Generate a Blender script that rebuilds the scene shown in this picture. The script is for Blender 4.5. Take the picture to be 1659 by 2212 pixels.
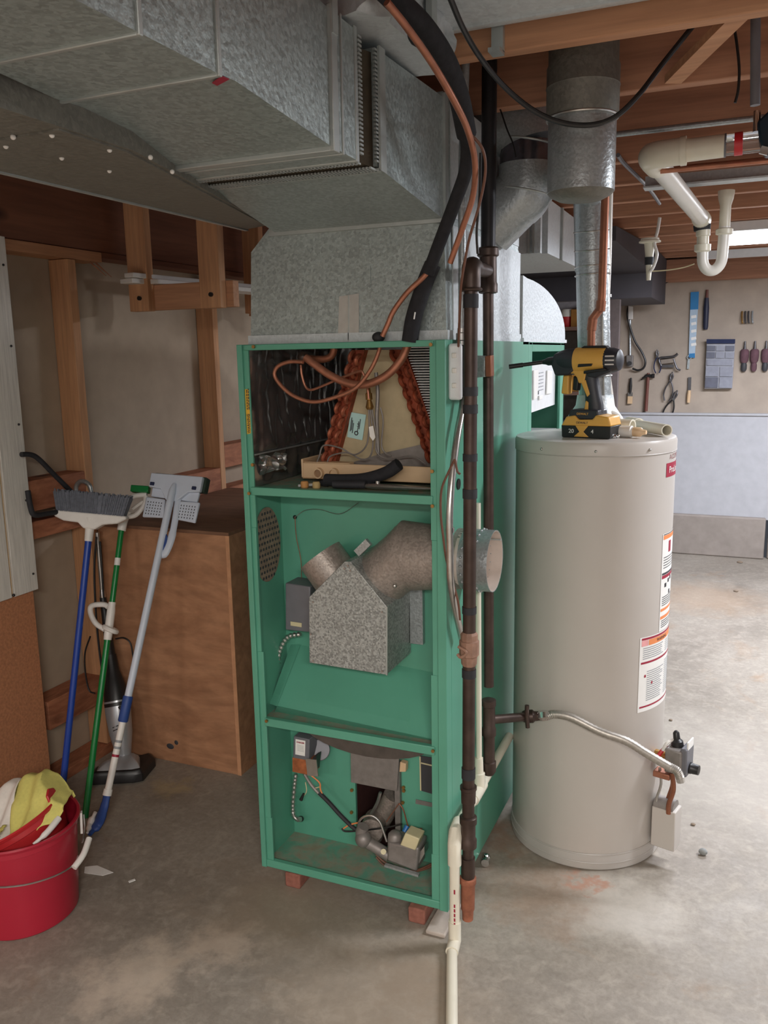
import bpy, bmesh, math, random
from mathutils import Vector, Matrix, noise
random.seed(7)
for o in list(bpy.data.objects): bpy.data.objects.remove(o)
SC = bpy.context.scene
COL = SC.collection
V = Vector
PI = math.pi
R = math.radians

# ---------------------------------------------------------------- camera
cam = bpy.data.cameras.new('camera')
cam.sensor_fit = 'VERTICAL'; cam.sensor_height = 24.0; cam.lens = 24.0*1826.98/2212
cam.clip_start = 0.05
camera = bpy.data.objects.new('camera', cam); COL.objects.link(camera)
yaw, pitch, roll = -.404055, .183458, -.0185449
fw = V((math.sin(yaw)*math.cos(pitch), math.cos(yaw)*math.cos(pitch), -math.sin(pitch)))
rt = V((math.cos(yaw), -math.sin(yaw), 0)); up = rt.cross(fw)
r2 = rt*math.cos(roll)+up*math.sin(roll); u2 = -rt*math.sin(roll)+up*math.cos(roll)
M = Matrix((r2, u2, -fw)).transposed().to_4x4(); M.translation = V((0, 0, 1.5))
camera.matrix_world = M
SC.camera = camera

# ---------------------------------------------------------------- world, lights, exposure
W = bpy.data.worlds.new('world'); SC.world = W; W.use_nodes = True
W.node_tree.nodes['Background'].inputs[0].default_value = (.8, .85, 1, 1)
W.node_tree.nodes['Background'].inputs[1].default_value = 0.05
SC.view_settings.view_transform = 'Standard'; SC.view_settings.look = 'None'
SC.view_settings.exposure = 0.35; SC.view_settings.gamma = 1.0
SC.view_settings.use_curve_mapping = False
def lamp(name, loc, size, power, col=(1, .97, .93), tgt=None):
    l = bpy.data.lights.new(name, 'AREA'); l.shape = 'RECTANGLE'; l.size, l.size_y = size
    l.energy = power; l.color = col
    o = bpy.data.objects.new(name, l); COL.objects.link(o); o.location = loc
    d = (V(tgt)-V(loc)) if tgt else V((0, 0, -1))
    o.rotation_euler = d.to_track_quat('-Z', 'Y').to_euler()
    return o
# fluorescent ceiling tubes: one over the workbench (seen), the others behind and to the right of the camera; the last is an added fill
lamp('tube_light_workbench', (.55, 4.80, 2.0), (1.2, .16), 75, (.86, .90, 1))
lamp('tube_light_heater', (1.25, 2.9, 2.08), (1.2, .16), 60, (.92, .95, 1))
lamp('tube_light_near', (.55, -.9, 1.98), (1.2, .3), 84, (1, .95, .88))
lamp('added_fill_light', (-1.0, -1.9, 1.98), (1.2, .3), 66, (1, .95, .88))  # added fill to brighten the view from the front, no known fixture

# ---------------------------------------------------------------- helpers
LOC = {}
def S(r, g, b):
    f = lambda c: (c/255/12.92) if c/255 <= .04045 else ((c/255+.055)/1.055)**2.4
    return (f(r), f(g), f(b), 1)
def tag(o, label, cat, group=None):
    o['label'] = label; o['category'] = cat
    if group: o['group'] = group
    return o
def thing(name, label, cat, loc, group=None):
    o = bpy.data.objects.new(name, None); o.empty_display_size = .05
    COL.objects.link(o); o.location = loc; LOC[o] = V(loc)
    return tag(o, label, cat, group)
def obj(name, bm, m, parent=None, bev=0, smooth=38, solid=0, sub=0, stuff=False, label=None):
    bmesh.ops.remove_doubles(bm, verts=bm.verts, dist=1e-6)
    bmesh.ops.recalc_face_normals(bm, faces=bm.faces)
    if parent is None:
        xs = [v.co for v in bm.verts]
        loc = V(((min(v.x for v in xs)+max(v.x for v in xs))/2, (min(v.y for v in xs)+max(v.y for v in xs))/2, min(v.z for v in xs)))
    else: loc = LOC[parent]
    bmesh.ops.translate(bm, vec=-loc, verts=bm.verts)
    me = bpy.data.meshes.new(name); bm.to_mesh(me); bm.free()
    for mm in (m if isinstance(m, (list, tuple)) else [m]): me.materials.append(mm)
    if smooth:
        for p in me.polygons: p.use_smooth = True
        me.set_sharp_from_angle(angle=R(smooth))
    o = bpy.data.objects.new(name, me); COL.objects.link(o)
    if parent is None: o.location = loc
    else: o.parent = parent
    LOC[o] = loc
    if solid:
        s = o.modifiers.new('s', 'SOLIDIFY'); s.thickness = solid; s.offset = 0
    if sub:
        s = o.modifiers.new('u', 'SUBSURF'); s.levels = s.render_levels = sub
    if bev:
        b = o.modifiers.new('b', 'BEVEL'); b.width = bev; b.segments = 2; b.limit_method = 'ANGLE'; b.angle_limit = R(40)
    if stuff: o['kind'] = 'stuff'
    if label: o['label'] = label
    return o
def struct(name, bm, m, parent=None, **k):
    o = obj(name, bm, m, parent, **k)
    if parent is None: o['kind'] = 'structure'
    return o
def B(): return bmesh.new()
def hexa(bm, c):
    v = [bm.verts.new(p) for p in c]
    for f in ((0, 1, 2, 3), (7, 6, 5, 4), (0, 4, 5, 1), (1, 5, 6, 2), (2, 6, 7, 3), (3, 7, 4, 0)): bm.faces.new([v[i] for i in f])
    return v
def box(bm, x0, x1, y0, y1, z0, z1):
    hexa(bm, [(x0, y0, z0), (x1, y0, z0), (x1, y1, z0), (x0, y1, z0), (x0, y0, z1), (x1, y0, z1), (x1, y1, z1), (x0, y1, z1)])
    return bm
def bx(*a): return box(B(), *a)
def obox(bm, c, a, b, d):
    c, a, b, d = V(c), V(a), V(b), V(d)
    hexa(bm, [c-a-b-d, c+a-b-d, c+a+b-d, c-a+b-d, c-a-b+d, c+a-b+d, c+a+b+d, c-a+b+d]); return bm
def frame(d, upv=(0, 0, 1)):
    d = V(d).normalized(); u = V(upv)
    if abs(d.dot(u)) > .98: u = V((1, 0, 0)) if abs(d.x) < .9 else V((0, 1, 0))
    s = d.cross(u).normalized(); return s, s.cross(d).normalized(), d
def beam(bm, p0, p1, w, h, upv=(0, 0, 1)):
    p0, p1 = V(p0), V(p1); s, u, d = frame(p1-p0, upv)
    return obox(bm, (p0+p1)/2, s*w/2, u*h/2, (p1-p0)/2)
def loft(bm, rings, caps=True, closed=False):
    vs = [[bm.verts.new(p) for p in r] for r in rings]; n = len(rings[0])
    m = len(vs)
    for i in range(m if closed else m-1):
        a, b = vs[i], vs[(i+1) % m]
        for k in range(n): bm.faces.new((a[k], a[(k+1) % n], b[(k+1) % n], b[k]))
    if caps and not closed: bm.faces.new(vs[0][::-1]); bm.faces.new(vs[-1])
    return bm
def circ(c, s, u, r, n, ry=None): return [V(c)+s*(r*math.cos(2*PI*k/n))+u*((ry or r)*math.sin(2*PI*k/n)) for k in range(n)]
def cyl(bm, p0, p1, r0, r1=None, n=20, caps=True):
    p0, p1 = V(p0), V(p1); s, u, d = frame(p1-p0); r1 = r0 if r1 is None else r1
    return loft(bm, [circ(p0, s, u, r0, n), circ(p1, s, u, r1, n)], caps)
def stack(bm, p0, p1, prof, n=24, caps=True):
    """lathe: prof = [(t along p0..p1 in metres, radius)]"""
    p0, p1 = V(p0), V(p1); s, u, d = frame(p1-p0)
    return loft(bm, [circ(p0+d*t, s, u, max(r, 1e-4), n) for t, r in prof], caps)
def vlathe(bm, x, y, prof, n=32, caps=True):
    return loft(bm, [[V((x+r*math.cos(2*PI*k/n), y+r*math.sin(2*PI*k/n), z)) for k in range(n)] for r, z in prof], caps)
def smoothpts(pts, n=6):
    P = [V(p) for p in pts]
    if len(P) < 3: return P
    out = []
    for i in range(len(P)-1):
        a = P[i-1] if i else P[0]*2-P[1]
        b, c = P[i], P[i+1]
        d = P[i+2] if i+2 < len(P) else P[-1]*2-P[-2]
        for k in range(n):
            t = k/n
            out.append(.5*((2*b)+(c-a)*t+(2*a-5*b+4*c-d)*t*t+(3*b-a-3*c+d)*t**3))
    return out+[P[-1]]
def tube(bm, pts, r, n=10, sp=6, caps=True, flat=1.0):
    P = smoothpts(pts, sp) if sp else [V(p) for p in pts]
    m = len(P); rings = []
    t0 = (P[1]-P[0]).normalized(); s, u, _ = frame(t0)
    for i in range(m):
        t = (P[min(i+1, m-1)]-P[max(i-1, 0)])
        if t.length < 1e-9: t = t0
        t.normalize()
        s = (s-t*s.dot(t)).normalized(); u = t.cross(s)
        k = 1.0
        if not sp and 0 < i < m-1:
            a = (P[i]-P[i-1]).normalized().dot(t); k = 1/max(a, .5)
        rr = r[min(int(i*len(r)/m), len(r)-1)] if isinstance(r, (list, tuple)) else r
        # mitre only in the bend plane
        if k > 1.001:
            bd = (P[i+1]-P[i]).normalized()-(P[i]-P[i-1]).normalized(); bd.normalize()
            ring = []
            for q in circ((0, 0, 0), s, u, rr, n): ring.append(P[i]+q+bd*(q.dot(bd)*(k-1)))
            rings.append(ring)
        else: rings.append(circ(P[i], s, u, rr, n, rr*flat))
    return loft(bm, rings, caps)
def shell(bm, p0, p1, r, t=.0015, n=28):
    p0, p1 = V(p0), V(p1); s, u, d = frame(p1-p0)
    return loft(bm, [circ(p0, s, u, r, n), circ(p1, s, u, r, n), circ(p1, s, u, r-t, n), circ(p0, s, u, r-t, n)], closed=True)
def ring(bm, c, axis, Rr, r, n=28, k=8):
    s, u, d = frame(axis); c = V(c); rs = []
    for i in range(n):
        a = 2*PI*i/n; e = s*math.cos(a)+u*math.sin(a)
        rs.append([c+e*(Rr+r*math.cos(2*PI*j/k))+d*(r*math.sin(2*PI*j/k)) for j in range(k)])
    return loft(bm, rs, closed=True)
def prism(bm, pts, vec):
    a = [V(p) for p in pts]; return loft(bm, [a, [p+V(vec) for p in a]])
def sheet(bm, f, nu, nv):
    g = [[bm.verts.new(f(i/nu, j/nv)) for j in range(nv+1)] for i in range(nu+1)]
    for i in range(nu):
        for j in range(nv): bm.faces.new((g[i][j], g[i+1][j], g[i+1][j+1], g[i][j+1]))
    return bm
def ball(bm, c, r, n=10, sc=(1, 1, 1)):
    prof = [(math.sin(PI*i/n), -math.cos(PI*i/n)) for i in range(n+1)]
    c = V(c)
    return loft(bm, [[c+V((sc[0]*r*max(a, .02)*math.cos(2*PI*k/14), sc[1]*r*max(a, .02)*math.sin(2*PI*k/14), sc[2]*r*b)) for k in range(14)] for a, b in prof])
def lettering(name, s, size, m, parent, fn, align='CENTER', depth=.0006, label=None):
    """flat raised letters; fn maps local (x, y, z) to a world point"""
    cu = bpy.data.curves.new(name, 'FONT'); cu.body = s; cu.size = size; cu.align_x = align; cu.align_y = 'CENTER'; cu.extrude = depth
    t = bpy.data.objects.new(name, cu); COL.objects.link(t)
    dg = bpy.context.evaluated_depsgraph_get(); me = bpy.data.meshes.new_from_object(t.evaluated_get(dg))
    bpy.data.objects.remove(t); bm = B(); bm.from_mesh(me); bpy.data.meshes.remove(me)
    for v in bm.verts: v.co = V(fn(v.co.x, v.co.y, v.co.z))
    return obj(name, bm, m, parent, smooth=0, label=label)
def plane_fn(o, ex, ey):
    o, ex, ey = V(o), V(ex).normalized(), V(ey).normalized(); n = ex.cross(ey)
    return lambda x, y, z: o+ex*x+ey*y+n*z
def dup(root, loc, label=None):
    r = root.copy(); COL.objects.link(r); r.location = loc
    if label: r['label'] = label
    for ch in list(root.children):
        c = ch.copy(); COL.objects.link(c); c.parent = r
        for g in ch.children:
            d = g.copy(); COL.objects.link(d); d.parent = c
    return r

# ---------------------------------------------------------------- materials
MATS = {}
class NT:
    def __init__(s, name):
        s.m = bpy.data.materials.new(name); s.m.use_nodes = True; s.t = s.m.node_tree; s.b = s.t.nodes['Principled BSDF']
        s.co = s.t.nodes.new('ShaderNodeTexCoord').outputs['Object']; MATS[name] = s.m
    def n(s, ty, **k):
        x = s.t.nodes.new('ShaderNode'+ty)
        for a, v in k.items(): setattr(x, a, v)
        return x
    def l(s, a, b): s.t.links.new(a, b)
    def mapped(s, sc=(1, 1, 1), rot=(0, 0, 0)):
        x = s.n('Mapping'); x.inputs['Scale'].default_value = sc; x.inputs['Rotation'].default_value = rot; s.l(s.co, x.inputs[0]); return x.outputs[0]
    def noise(s, scale, detail=4, co=None, dist=0, rough=.55):
        x = s.n('TexNoise'); x.inputs['Scale'].default_value = scale; x.inputs['Detail'].default_value = detail
        x.inputs['Distortion'].default_value = dist; x.inputs['Roughness'].default_value = rough
        s.l(co or s.co, x.inputs['Vector']); return x.outputs['Fac']
    def ramp(s, fac, stops):
        x = s.n('ValToRGB'); e = x.color_ramp.elements
        while len(e) < len(stops): e.new(.5)
        for el, (p, c) in zip(e, stops): el.position = p; el.color = c if len(c) == 4 else (*c, 1)
        s.l(fac, x.inputs[0]); return x.outputs[0]
    def mix(s, fac, a, b, mode='MIX'):
        x = s.n('Mix'); x.data_type = 'RGBA'; x.blend_type = mode
        for i, v in ((0, fac), (6, a), (7, b)):
            if hasattr(v, 'is_output'): s.l(v, x.inputs[i])
            else: x.inputs[i].default_value = v
        return x.outputs[2]
    def bump(s, h, st=.2, d=.01):
        x = s.n('Bump'); x.inputs['Strength'].default_value = st; x.inputs['Distance'].default_value = d; s.l(h, x.inputs['Height']); s.l(x.outputs[0], s.b.inputs['Normal'])
    def out(s, c=None, rough=None, metal=None, **k):
        if c is not None:
            if hasattr(c, 'is_output'): s.l(c, s.b.inputs['Base Color'])
            else: s.b.inputs['Base Color'].default_value = c
        for nm, v in (('Roughness', rough), ('Metallic', metal)):
            if v is None: continue
            if hasattr(v, 'is_output'): s.l(v, s.b.inputs[nm])
            else: s.b.inputs[nm].default_value = v
        for a, v in k.items(): s.b.inputs[a.replace('_', ' ')].default_value = v
        return s.m
def G(v): return (v, v, v, 1)
def plain(name, c, rough=.5, metal=0, var=.12, scale=30, bump=0, **k):
    t = NT(name); f = t.noise(scale, 5)
    a = tuple(x*(1-var) for x in c[:3])+(1,); b = tuple(min(1, x*(1+var)) for x in c[:3])+(1,)
    if bump: t.bump(f, bump, .004)
    return t.out(t.ramp(f, [(.3, a), (.7, b)]), rough, metal, **k)
def wood(name, c1, c2, axis='X', scale=14, rough=.7, knots=True, stretch=.06, dist=.6):
    t = NT(name); sc = {'X': (stretch, 1, 1), 'Y': (1, stretch, 1), 'Z': (1, 1, stretch)}[axis]
    f = t.noise(scale, 6, t.mapped(sc), dist, .6); f2 = t.noise(scale*6, 3, t.mapped(sc), .3)
    c = t.ramp(f, [(.32, c1), (.68, c2)])
    c = t.mix(t.ramp(f2, [(.4, G(.0)), (.7, G(.35))]), c, tuple(x*.5 for x in c1[:3])+(1,))
    if knots:
        sk = {'X': (.5, 1, 1), 'Y': (1, .5, 1), 'Z': (1, 1, .5)}[axis]
        v = t.n('TexVoronoi'); v.inputs['Scale'].default_value = 4.5; t.l(t.mapped(sk), v.inputs['Vector'])
        c = t.mix(t.ramp(v.outputs['Distance'], [(.05, G(1)), (.13, G(0))]), c, tuple(x*.3 for x in c1[:3])+(1,))
    t.bump(f2, .15, .003)
    return t.out(c, rough)
def galv(name, c, metal=.5, rough=.42, sp=70, dirt=.2, dirtc=(.16, .15, .13, 1), spk=.3):
    t = NT(name)
    v = t.n('TexVoronoi'); v.inputs['Scale'].default_value = sp; t.l(t.co, v.inputs['Vector'])
    bw = t.n('RGBToBW'); t.l(v.outputs['Color'], bw.inputs[0])
    a = tuple(x*(1-spk) for x in c[:3])+(1,); b = tuple(min(1, x*(1+spk)) for x in c[:3])+(1,)
    base = t.ramp(bw.outputs[0], [(.2, a), (.8, b)])
    f = t.noise(3.2, 6, None, .5)
    base = t.mix(t.ramp(f, [(.45, G(0)), (.75, G(dirt))]), base, dirtc)
    rr = t.ramp(bw.outputs[0], [(.2, G(rough-.03)), (.8, G(rough+.05))])
    hb = t.n('Math', operation='ADD'); t.l(t.noise(1.7, 2), hb.inputs[0]); t.l(t.noise(90, 2), hb.inputs[1]); t.bump(hb.outputs[0], .22, .006)
    return t.out(base, rr, metal)

GREEN = plain('green_enamel', S(92, 160, 136), .38, 0, .07, 5)
def dusty():
    t = NT('green_dusty_pan'); f = t.noise(11, 8, None, .5, .7); g = t.noise(40, 4)
    c = t.ramp(f, [(.42, S(96, 152, 130)), (.54, S(136, 144, 126)), (.66, S(146, 132, 112)), (.82, S(124, 92, 66))])
    c = t.mix(t.ramp(g, [(.5, G(0)), (.7, G(.4))]), c, S(128, 118, 100)); return t.out(c, .85)
GREEN_DUSTY = dusty()
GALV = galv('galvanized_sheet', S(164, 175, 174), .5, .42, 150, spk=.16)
GALV_D = galv('galvanized_dark', S(118, 116, 108), .3, .55, 140, .4, spk=.14)  # darker, browner galvanized with stronger blotches
GALV_W = galv('galvanized_pale_and_lit', S(206, 212, 214), .3, .5, 120, .1, (.3, .3, .3, 1), .06)  # paler galvanized; on lit ducts the brightness is put into this colour
GALV_S = galv('galvanized_spangled', S(164, 168, 166), .4, .42, 230, .2, (.14, .13, .12, 1), .32)
GALV_R = galv('galvanized_sooty', S(156, 146, 138), .4, .42, 200, .5, (.16, .12, .10, 1), .14)
GALV_PIPE = galv('galvanized_pipe', S(172, 178, 180), .6, .36, 200, .2, spk=.1)
STRIP = plain('sheet_edge', S(178, 184, 182), .4, .5, .1, 20)
FOIL = plain('foil_facing', S(170, 170, 168), .24, .85, .2, 8)
TAPED = plain('dark_foil_tape', S(112, 108, 116), .22, .85, .3, 30, .2)
ALU = plain('aluminium_fin', S(206, 208, 208), .45, .3, .05)
SHIELD = plain('dark_heat_shield', S(84, 76, 70), .8, .1, .2, 30)  # dark brown tone for the curved shield
TAPE = plain('foil_tape', S(190, 190, 186), .35, .5, .1, 20)
CANVAS = plain('brown_canvas', S(66, 56, 40), .95, 0, .25, 30)
STAINS = [((-1.188, 1.624, 0), .11, S(200, 182, 164), .5), ((-1.325, 1.394, 0), .13, S(200, 182, 164), .45), ((-1.292, 1.492, 0), .12, S(196, 180, 162), .5),
          ((-0.665, 1.673, 0), .12, S(112, 92, 74), .5), ((-0.442, 2.145, 0), .22, S(150, 118, 94), .45), ((-0.252, 2.154, 0), .2, S(196, 188, 178), .5),
          ((-0.172, 5.378, 0), .45, S(166, 136, 108), .4), ((-0.644, 2.394, 0), .12, S(160, 112, 86), .4), ((-0.35, 2.227, 0), .05, S(176, 112, 84), .5),
          ((-1.81, 2.259, 0), .1, S(188, 166, 118), .4), ((-0.037, 3.084, 0), .6, S(186, 177, 167), .4), ((-1.128, 1.831, 0), .3, S(160, 144, 126), .5), ((-0.72, 1.603, 0), .3, S(176, 160, 142), .5)]
def conc():
    t = NT('concrete_floor')
    f1 = t.noise(.9, 8, None, .8, .6); f2 = t.noise(5, 8, None, 1.5, .65); f3 = t.noise(60, 4, None, 0, .7)
    c = t.ramp(f1, [(.30, S(126, 118, 108)), (.5, S(148, 139, 128)), (.72, S(164, 156, 145))])
    c = t.mix(t.ramp(f2, [(.52, G(0)), (.70, G(.32))]), c, S(182, 173, 161))
    c = t.mix(t.ramp(t.noise(1.6, 6, None, 2.2, .62), [(.58, G(0)), (.72, G(.45))]), c, S(150, 118, 86))
    c = t.mix(t.ramp(t.noise(2.6, 5, None, .7, .6), [(.60, G(0)), (.75, G(.5))]), c, S(104, 98, 90))
    c = t.mix(t.ramp(f3, [(.4, G(.0)), (.7, G(.3))]), c, S(92, 84, 74))
    c = t.mix(t.ramp(t.noise(26, 5, None, .5, .65), [(.5, G(0)), (.66, G(.28))]), c, S(186, 176, 162))
    wob = t.n('TexNoise'); wob.inputs['Scale'].default_value = 9; wob.inputs['Detail'].default_value = 8; wob.inputs['Roughness'].default_value = .65; t.l(t.co, wob.inputs['Vector'])
    wm = t.n('VectorMath', operation='MULTIPLY_ADD'); t.l(wob.outputs['Color'], wm.inputs[0]); wm.inputs[1].default_value = (.42, .42, 0); t.l(t.co, wm.inputs[2])
    for (px, py, pz), r_, col, st in STAINS:
        d = t.n('VectorMath', operation='DISTANCE'); t.l(wm.outputs[0], d.inputs[0]); d.inputs[1].default_value = (px-.55+.21, py-2.0+.21, .05)
        c = t.mix(t.ramp(d.outputs['Value'], [(r_*.35, G(st)), (r_, G(0))]), c, col)
    t.bump(f3, .12, .003)
    return t.out(c, t.ramp(f2, [(.3, G(.42)), (.7, G(.62))]), 0, Specular_IOR_Level=.35)
CONC = conc()
WALLB = plain('beige_wallboard', S(176, 158, 138), .9, 0, .06, 12)
PEG = plain('tan_hardboard_wall', S(172, 158, 144), .85, 0, .08, 9)
PAINTW = plain('white_painted_concrete', S(196, 197, 203), .8, 0, .06, 14)
BACKW = plain('white_painted_foundation', S(180, 180, 184), .8, 0, .06, 14)
CURB = plain('grey_concrete_curb', S(150, 140, 132), .85, 0, .1, 14)
JOIST = wood('joist_lumber', S(160, 112, 88), S(194, 142, 112), 'X', 12)
JOISTL = wood('joist_lumber_pale', S(186, 134, 100), S(214, 162, 124), 'X', 12)
RIM = wood('rim_lumber_dark', S(116, 72, 52), S(136, 88, 64), 'Y', 10)
SUBF = wood('subfloor_boards', S(136, 88, 66), S(160, 108, 82), 'X', 8)
STUD = wood('stud_lumber', S(190, 138, 98), S(216, 164, 122), 'Z', 16)
STUDY = wood('plate_lumber', S(180, 126, 90), S(208, 154, 114), 'Y', 16)
BLOCK = wood('red_block_lumber', S(146, 88, 62), S(190, 126, 92), 'Y', 10, dist=2.5, stretch=.25)
PLY = wood('plywood_face', S(164, 116, 84), S(192, 142, 106), 'X', 5, knots=False, stretch=.35, dist=3.2)
PLYTOP = wood('plywood_lid', S(118, 84, 64), S(142, 104, 80), 'X', 5, knots=False, stretch=.3, dist=2)
PLYEDGE = plain('plywood_edge', S(202, 150, 112), .8)
PBOARD = plain('particle_board', S(180, 122, 86), .8, 0, .2, 110)
SIDING = wood('white_siding', S(214, 210, 202), S(230, 226, 218), 'Z', 30, knots=False, stretch=.05)
SIDGROOVE = plain('siding_groove', S(214, 182, 140), .8)
WHITEP = plain('white_plastic', S(232, 228, 222), .4, 0, .04)
PVC = plain('pvc_cream', S(226, 220, 202), .35, 0, .05, 10)
PVCW = plain('pvc_white', S(226, 222, 214), .32, 0, .04, 10)
TANK = plain('heater_enamel', S(192, 185, 178), .36, 0, .02, 6)
TANKD = plain('heater_cap_grey', S(178, 172, 166), .4, 0, .04, 8)
STEEL = plain('brushed_steel', S(196, 194, 190), .28, .9, .1, 60)
BRAID = plain('braided_steel', S(172, 166, 158), .42, .7, .15, 120)
CHROME = plain('chrome', S(220, 220, 220), .12, 1, .05)
IRON = plain('black_iron', S(74, 60, 54), .42, .55, .25, 24, .1)
IRONT = plain('black_iron_thick', S(40, 38, 40), .45, .4, .25, 24)
IRONR = plain('rusty_iron_cap', S(150, 92, 68), .8, 0, .3, 40)
IRONP = plain('primed_union', S(150, 116, 98), .6, .1, .25, 40)
RUST = plain('rusty_copper', S(150, 72, 46), .6, .35, .4, 50, .3)
RUST2 = plain('rusty_copper_light', S(178, 104, 78), .5, .45, .3, 60, .2)
COPPER = plain('copper', S(176, 118, 94), .42, .6, .18, 30)
COPPERD = plain('copper_dull', S(150, 96, 72), .45, .55, .2, 30)
BRASS = plain('brass', S(170, 132, 78), .4, .8, .15)
RUBBER = plain('black_rubber', S(40, 40, 44), .7, 0, .2, 40)
FOAM = plain('black_foam', S(36, 36, 40), .9, 0, .25, 60, .3)
BLACKP = plain('black_plastic', S(32, 31, 32), .4, 0, .1)
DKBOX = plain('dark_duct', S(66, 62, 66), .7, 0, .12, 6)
TAN = plain('tan_plastic', S(216, 184, 146), .45, 0, .04, 10)
BEIGEP = plain('beige_coated_sheet', S(188, 172, 138), .7, 0, .1, 26, .05)
GREYBOX = plain('grey_enamel', S(112, 112, 118), .45, .1, .06)
GREYC = plain('grey_casting', S(140, 134, 130), .5, .4, .15, 40)
CREAM = plain('cream_plastic', S(206, 196, 158), .5, 0, .06)
RUSTBOX = plain('rusty_box', S(168, 98, 60), .7, .2, .35, 50)
MAROON = plain('dark_burner_cavity', S(64, 32, 28), .8, 0, .15)
BRICKM = plain('red_brick', S(146, 94, 80), .9, 0, .2, 60, .3)
BLUE = plain('blue_paint', S(30, 66, 156), .3, 0, .04)
BLUEG = plain('blue_grip', S(44, 74, 140), .5, 0, .05)
GREENH = plain('green_handle', S(16, 122, 58), .28, 0, .06)
DRILLK = plain('charcoal_tool_plastic', S(44, 45, 52), .45, 0, .1)
GREYBR = plain('grey_bristle', S(108, 112, 122), .9, 0, .2, 90)
PALEBL = plain('pale_blue_plastic', S(206, 214, 228), .4, 0, .03)
SPONGE = plain('dark_green_sponge', S(52, 66, 56), .9, 0, .15, 60)
RED = plain('red_bucket_plastic', S(172, 34, 54), .34, 0, .05, 8)
REDO = plain('red_bucket_inner', S(184, 44, 48), .3, 0, .05, 8)
YCLOTH = plain('yellow_cloth', S(216, 208, 118), .95, 0, .06, 120, .1)
WCLOTH = plain('white_cloth', S(236, 230, 222), .95, 0, .04, 120, .1)
NAVY = plain('navy_trim', S(40, 48, 80), .9)
SILVERP = plain('silver_plastic', S(176, 178, 182), .3, .4, .05)
YEL = plain('yellow_power_tool_plastic', S(222, 168, 80), .42, 0, .05)
WHT = plain('label_white', S(236, 234, 230), .5, 0, .02)
LRED = plain('label_red', S(158, 34, 60), .5, 0, .03)
LORG = plain('label_orange', S(232, 140, 84), .5, 0, .03)
LGREY = plain('label_print', S(150, 152, 156), .6, 0, .05)
LDARK = plain('label_dark_print', S(62, 62, 66), .6, 0, .05)
LYEL = plain('label_yellow', S(232, 178, 56), .5, 0, .05)
LCYAN = plain('label_cyan', S(186, 226, 222), .5, 0, .04)
LBLUE = plain('package_blue', S(30, 120, 178), .5, 0, .05)
LPALE = plain('package_pale', S(176, 196, 214), .5, 0, .06)
ENAMW = plain('white_enamel', S(228, 230, 232), .4, 0, .04)
DUST = plain('dusty_brown', S(134, 118, 102), .95, 0, .25, 60)
LBROWN = plain('brown_wire', S(112, 74, 58), .5)
TRIMW = plain('white_trim', S(226, 222, 216), .5, 0, .03)
REDP = plain('red_plastic', S(206, 44, 52), .4)
TOOLST = plain('tool_steel', S(96, 94, 96), .4, .7, .15)
TOOLR = plain('tool_handle', S(112, 66, 56), .5)
PURP = plain('dull_red_grip', S(104, 74, 82), .9, 0, .2)
def glass():
    t = NT('clear_tube'); return t.out(S(235, 238, 238), .05, 0, Transmission_Weight=.9, IOR=1.3)
CLEAR = glass()
def glow(name, c, st):
    t = NT(name); t.b.inputs['Emission Color'].default_value = c; t.b.inputs['Emission Strength'].default_value = st; return t.out(G(.9), .4)
LAMPT = glow('fluorescent_tube', (.92, .95, 1, 1), 7)

# ================================================================ THE ROOM
XL, XR, YF, YB = -2.3, 3.4, -2.6, 6.6
floor = struct('floor', bx(XL, XR, YF, YB, -.05, 0), CONC)
wall_left = struct('wall_left', bx(XL-.05, XL+.01, YF, YB, 0, 2.36), WALLB)
wall_back = struct('wall_back', bx(XL, XR, YB, YB+.05, 1.04, 2.36), PEG)
wall_right = struct('wall_right', bx(XR, XR+.05, YF, YB, 0, 2.36), PAINTW)
wall_front = struct('wall_front', bx(XL, XR, YF-.05, YF, 0, 2.36), PAINTW)
struct('painted_foundation', bx(XL, XR, 6.56, YB+.02, .28, 1.04), BACKW, wall_back, bev=.006)
struct('ledge_lip', bx(XL, XR, 6.545, 6.6, 1.03, 1.045), BACKW, wall_back)
struct('concrete_curb', bx(XL, .18, 6.52, 6.6, 0, .30), CURB, wall_back, bev=.01)
struct('concrete_curb', bx(.2, XR, 6.55, 6.6, 0, .29), CURB, wall_back, bev=.01)
struct('panel_batten', bx(-.93, -.88, 6.585, 6.6, 1.05, 1.9), PEG, wall_back)

# ceiling: subfloor boards with a joist every 16 inches
ceiling = struct('ceiling', bx(XL, XR, YF, YB, 2.36, 2.42), SUBF)
jm = None
for k in range(21):
    y = -1.73+.402*k
    if k in (9,):
        struct('joist', bx(XL+.05, XR, y-.019, y+.019, 2.12, 2.36), JOISTL, ceiling, bev=.003)
        continue
    if jm is None: jm = struct('joist', bx(XL+.05, XR, y-.019, y+.019, 2.12, 2.36), JOIST, ceiling, bev=.003); y0 = y
    else:
        j = jm.copy(); COL.objects.link(j); j.location = (0, y-y0, 0)
struct('header_beam', bx(XL, XR, 6.46, 6.6, 1.975, 2.12), JOIST, ceiling)
struct('rim_joist', bx(-2.3, -2.205, YF, 4.4, 1.89, 2.36), RIM, ceiling, bev=.003)
# cross bridging between the joists
def brace(p, q): struct('bridging_strut', beam(B(), p, q, .04, .019), JOISTL, ceiling)
brace((-.2, 2.25, 2.127), (-.02, 1.9, 2.16))
for y in (2.69, 3.09, 3.5): brace((.05, y, 2.14), (.07, y+.37, 2.34))
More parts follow.
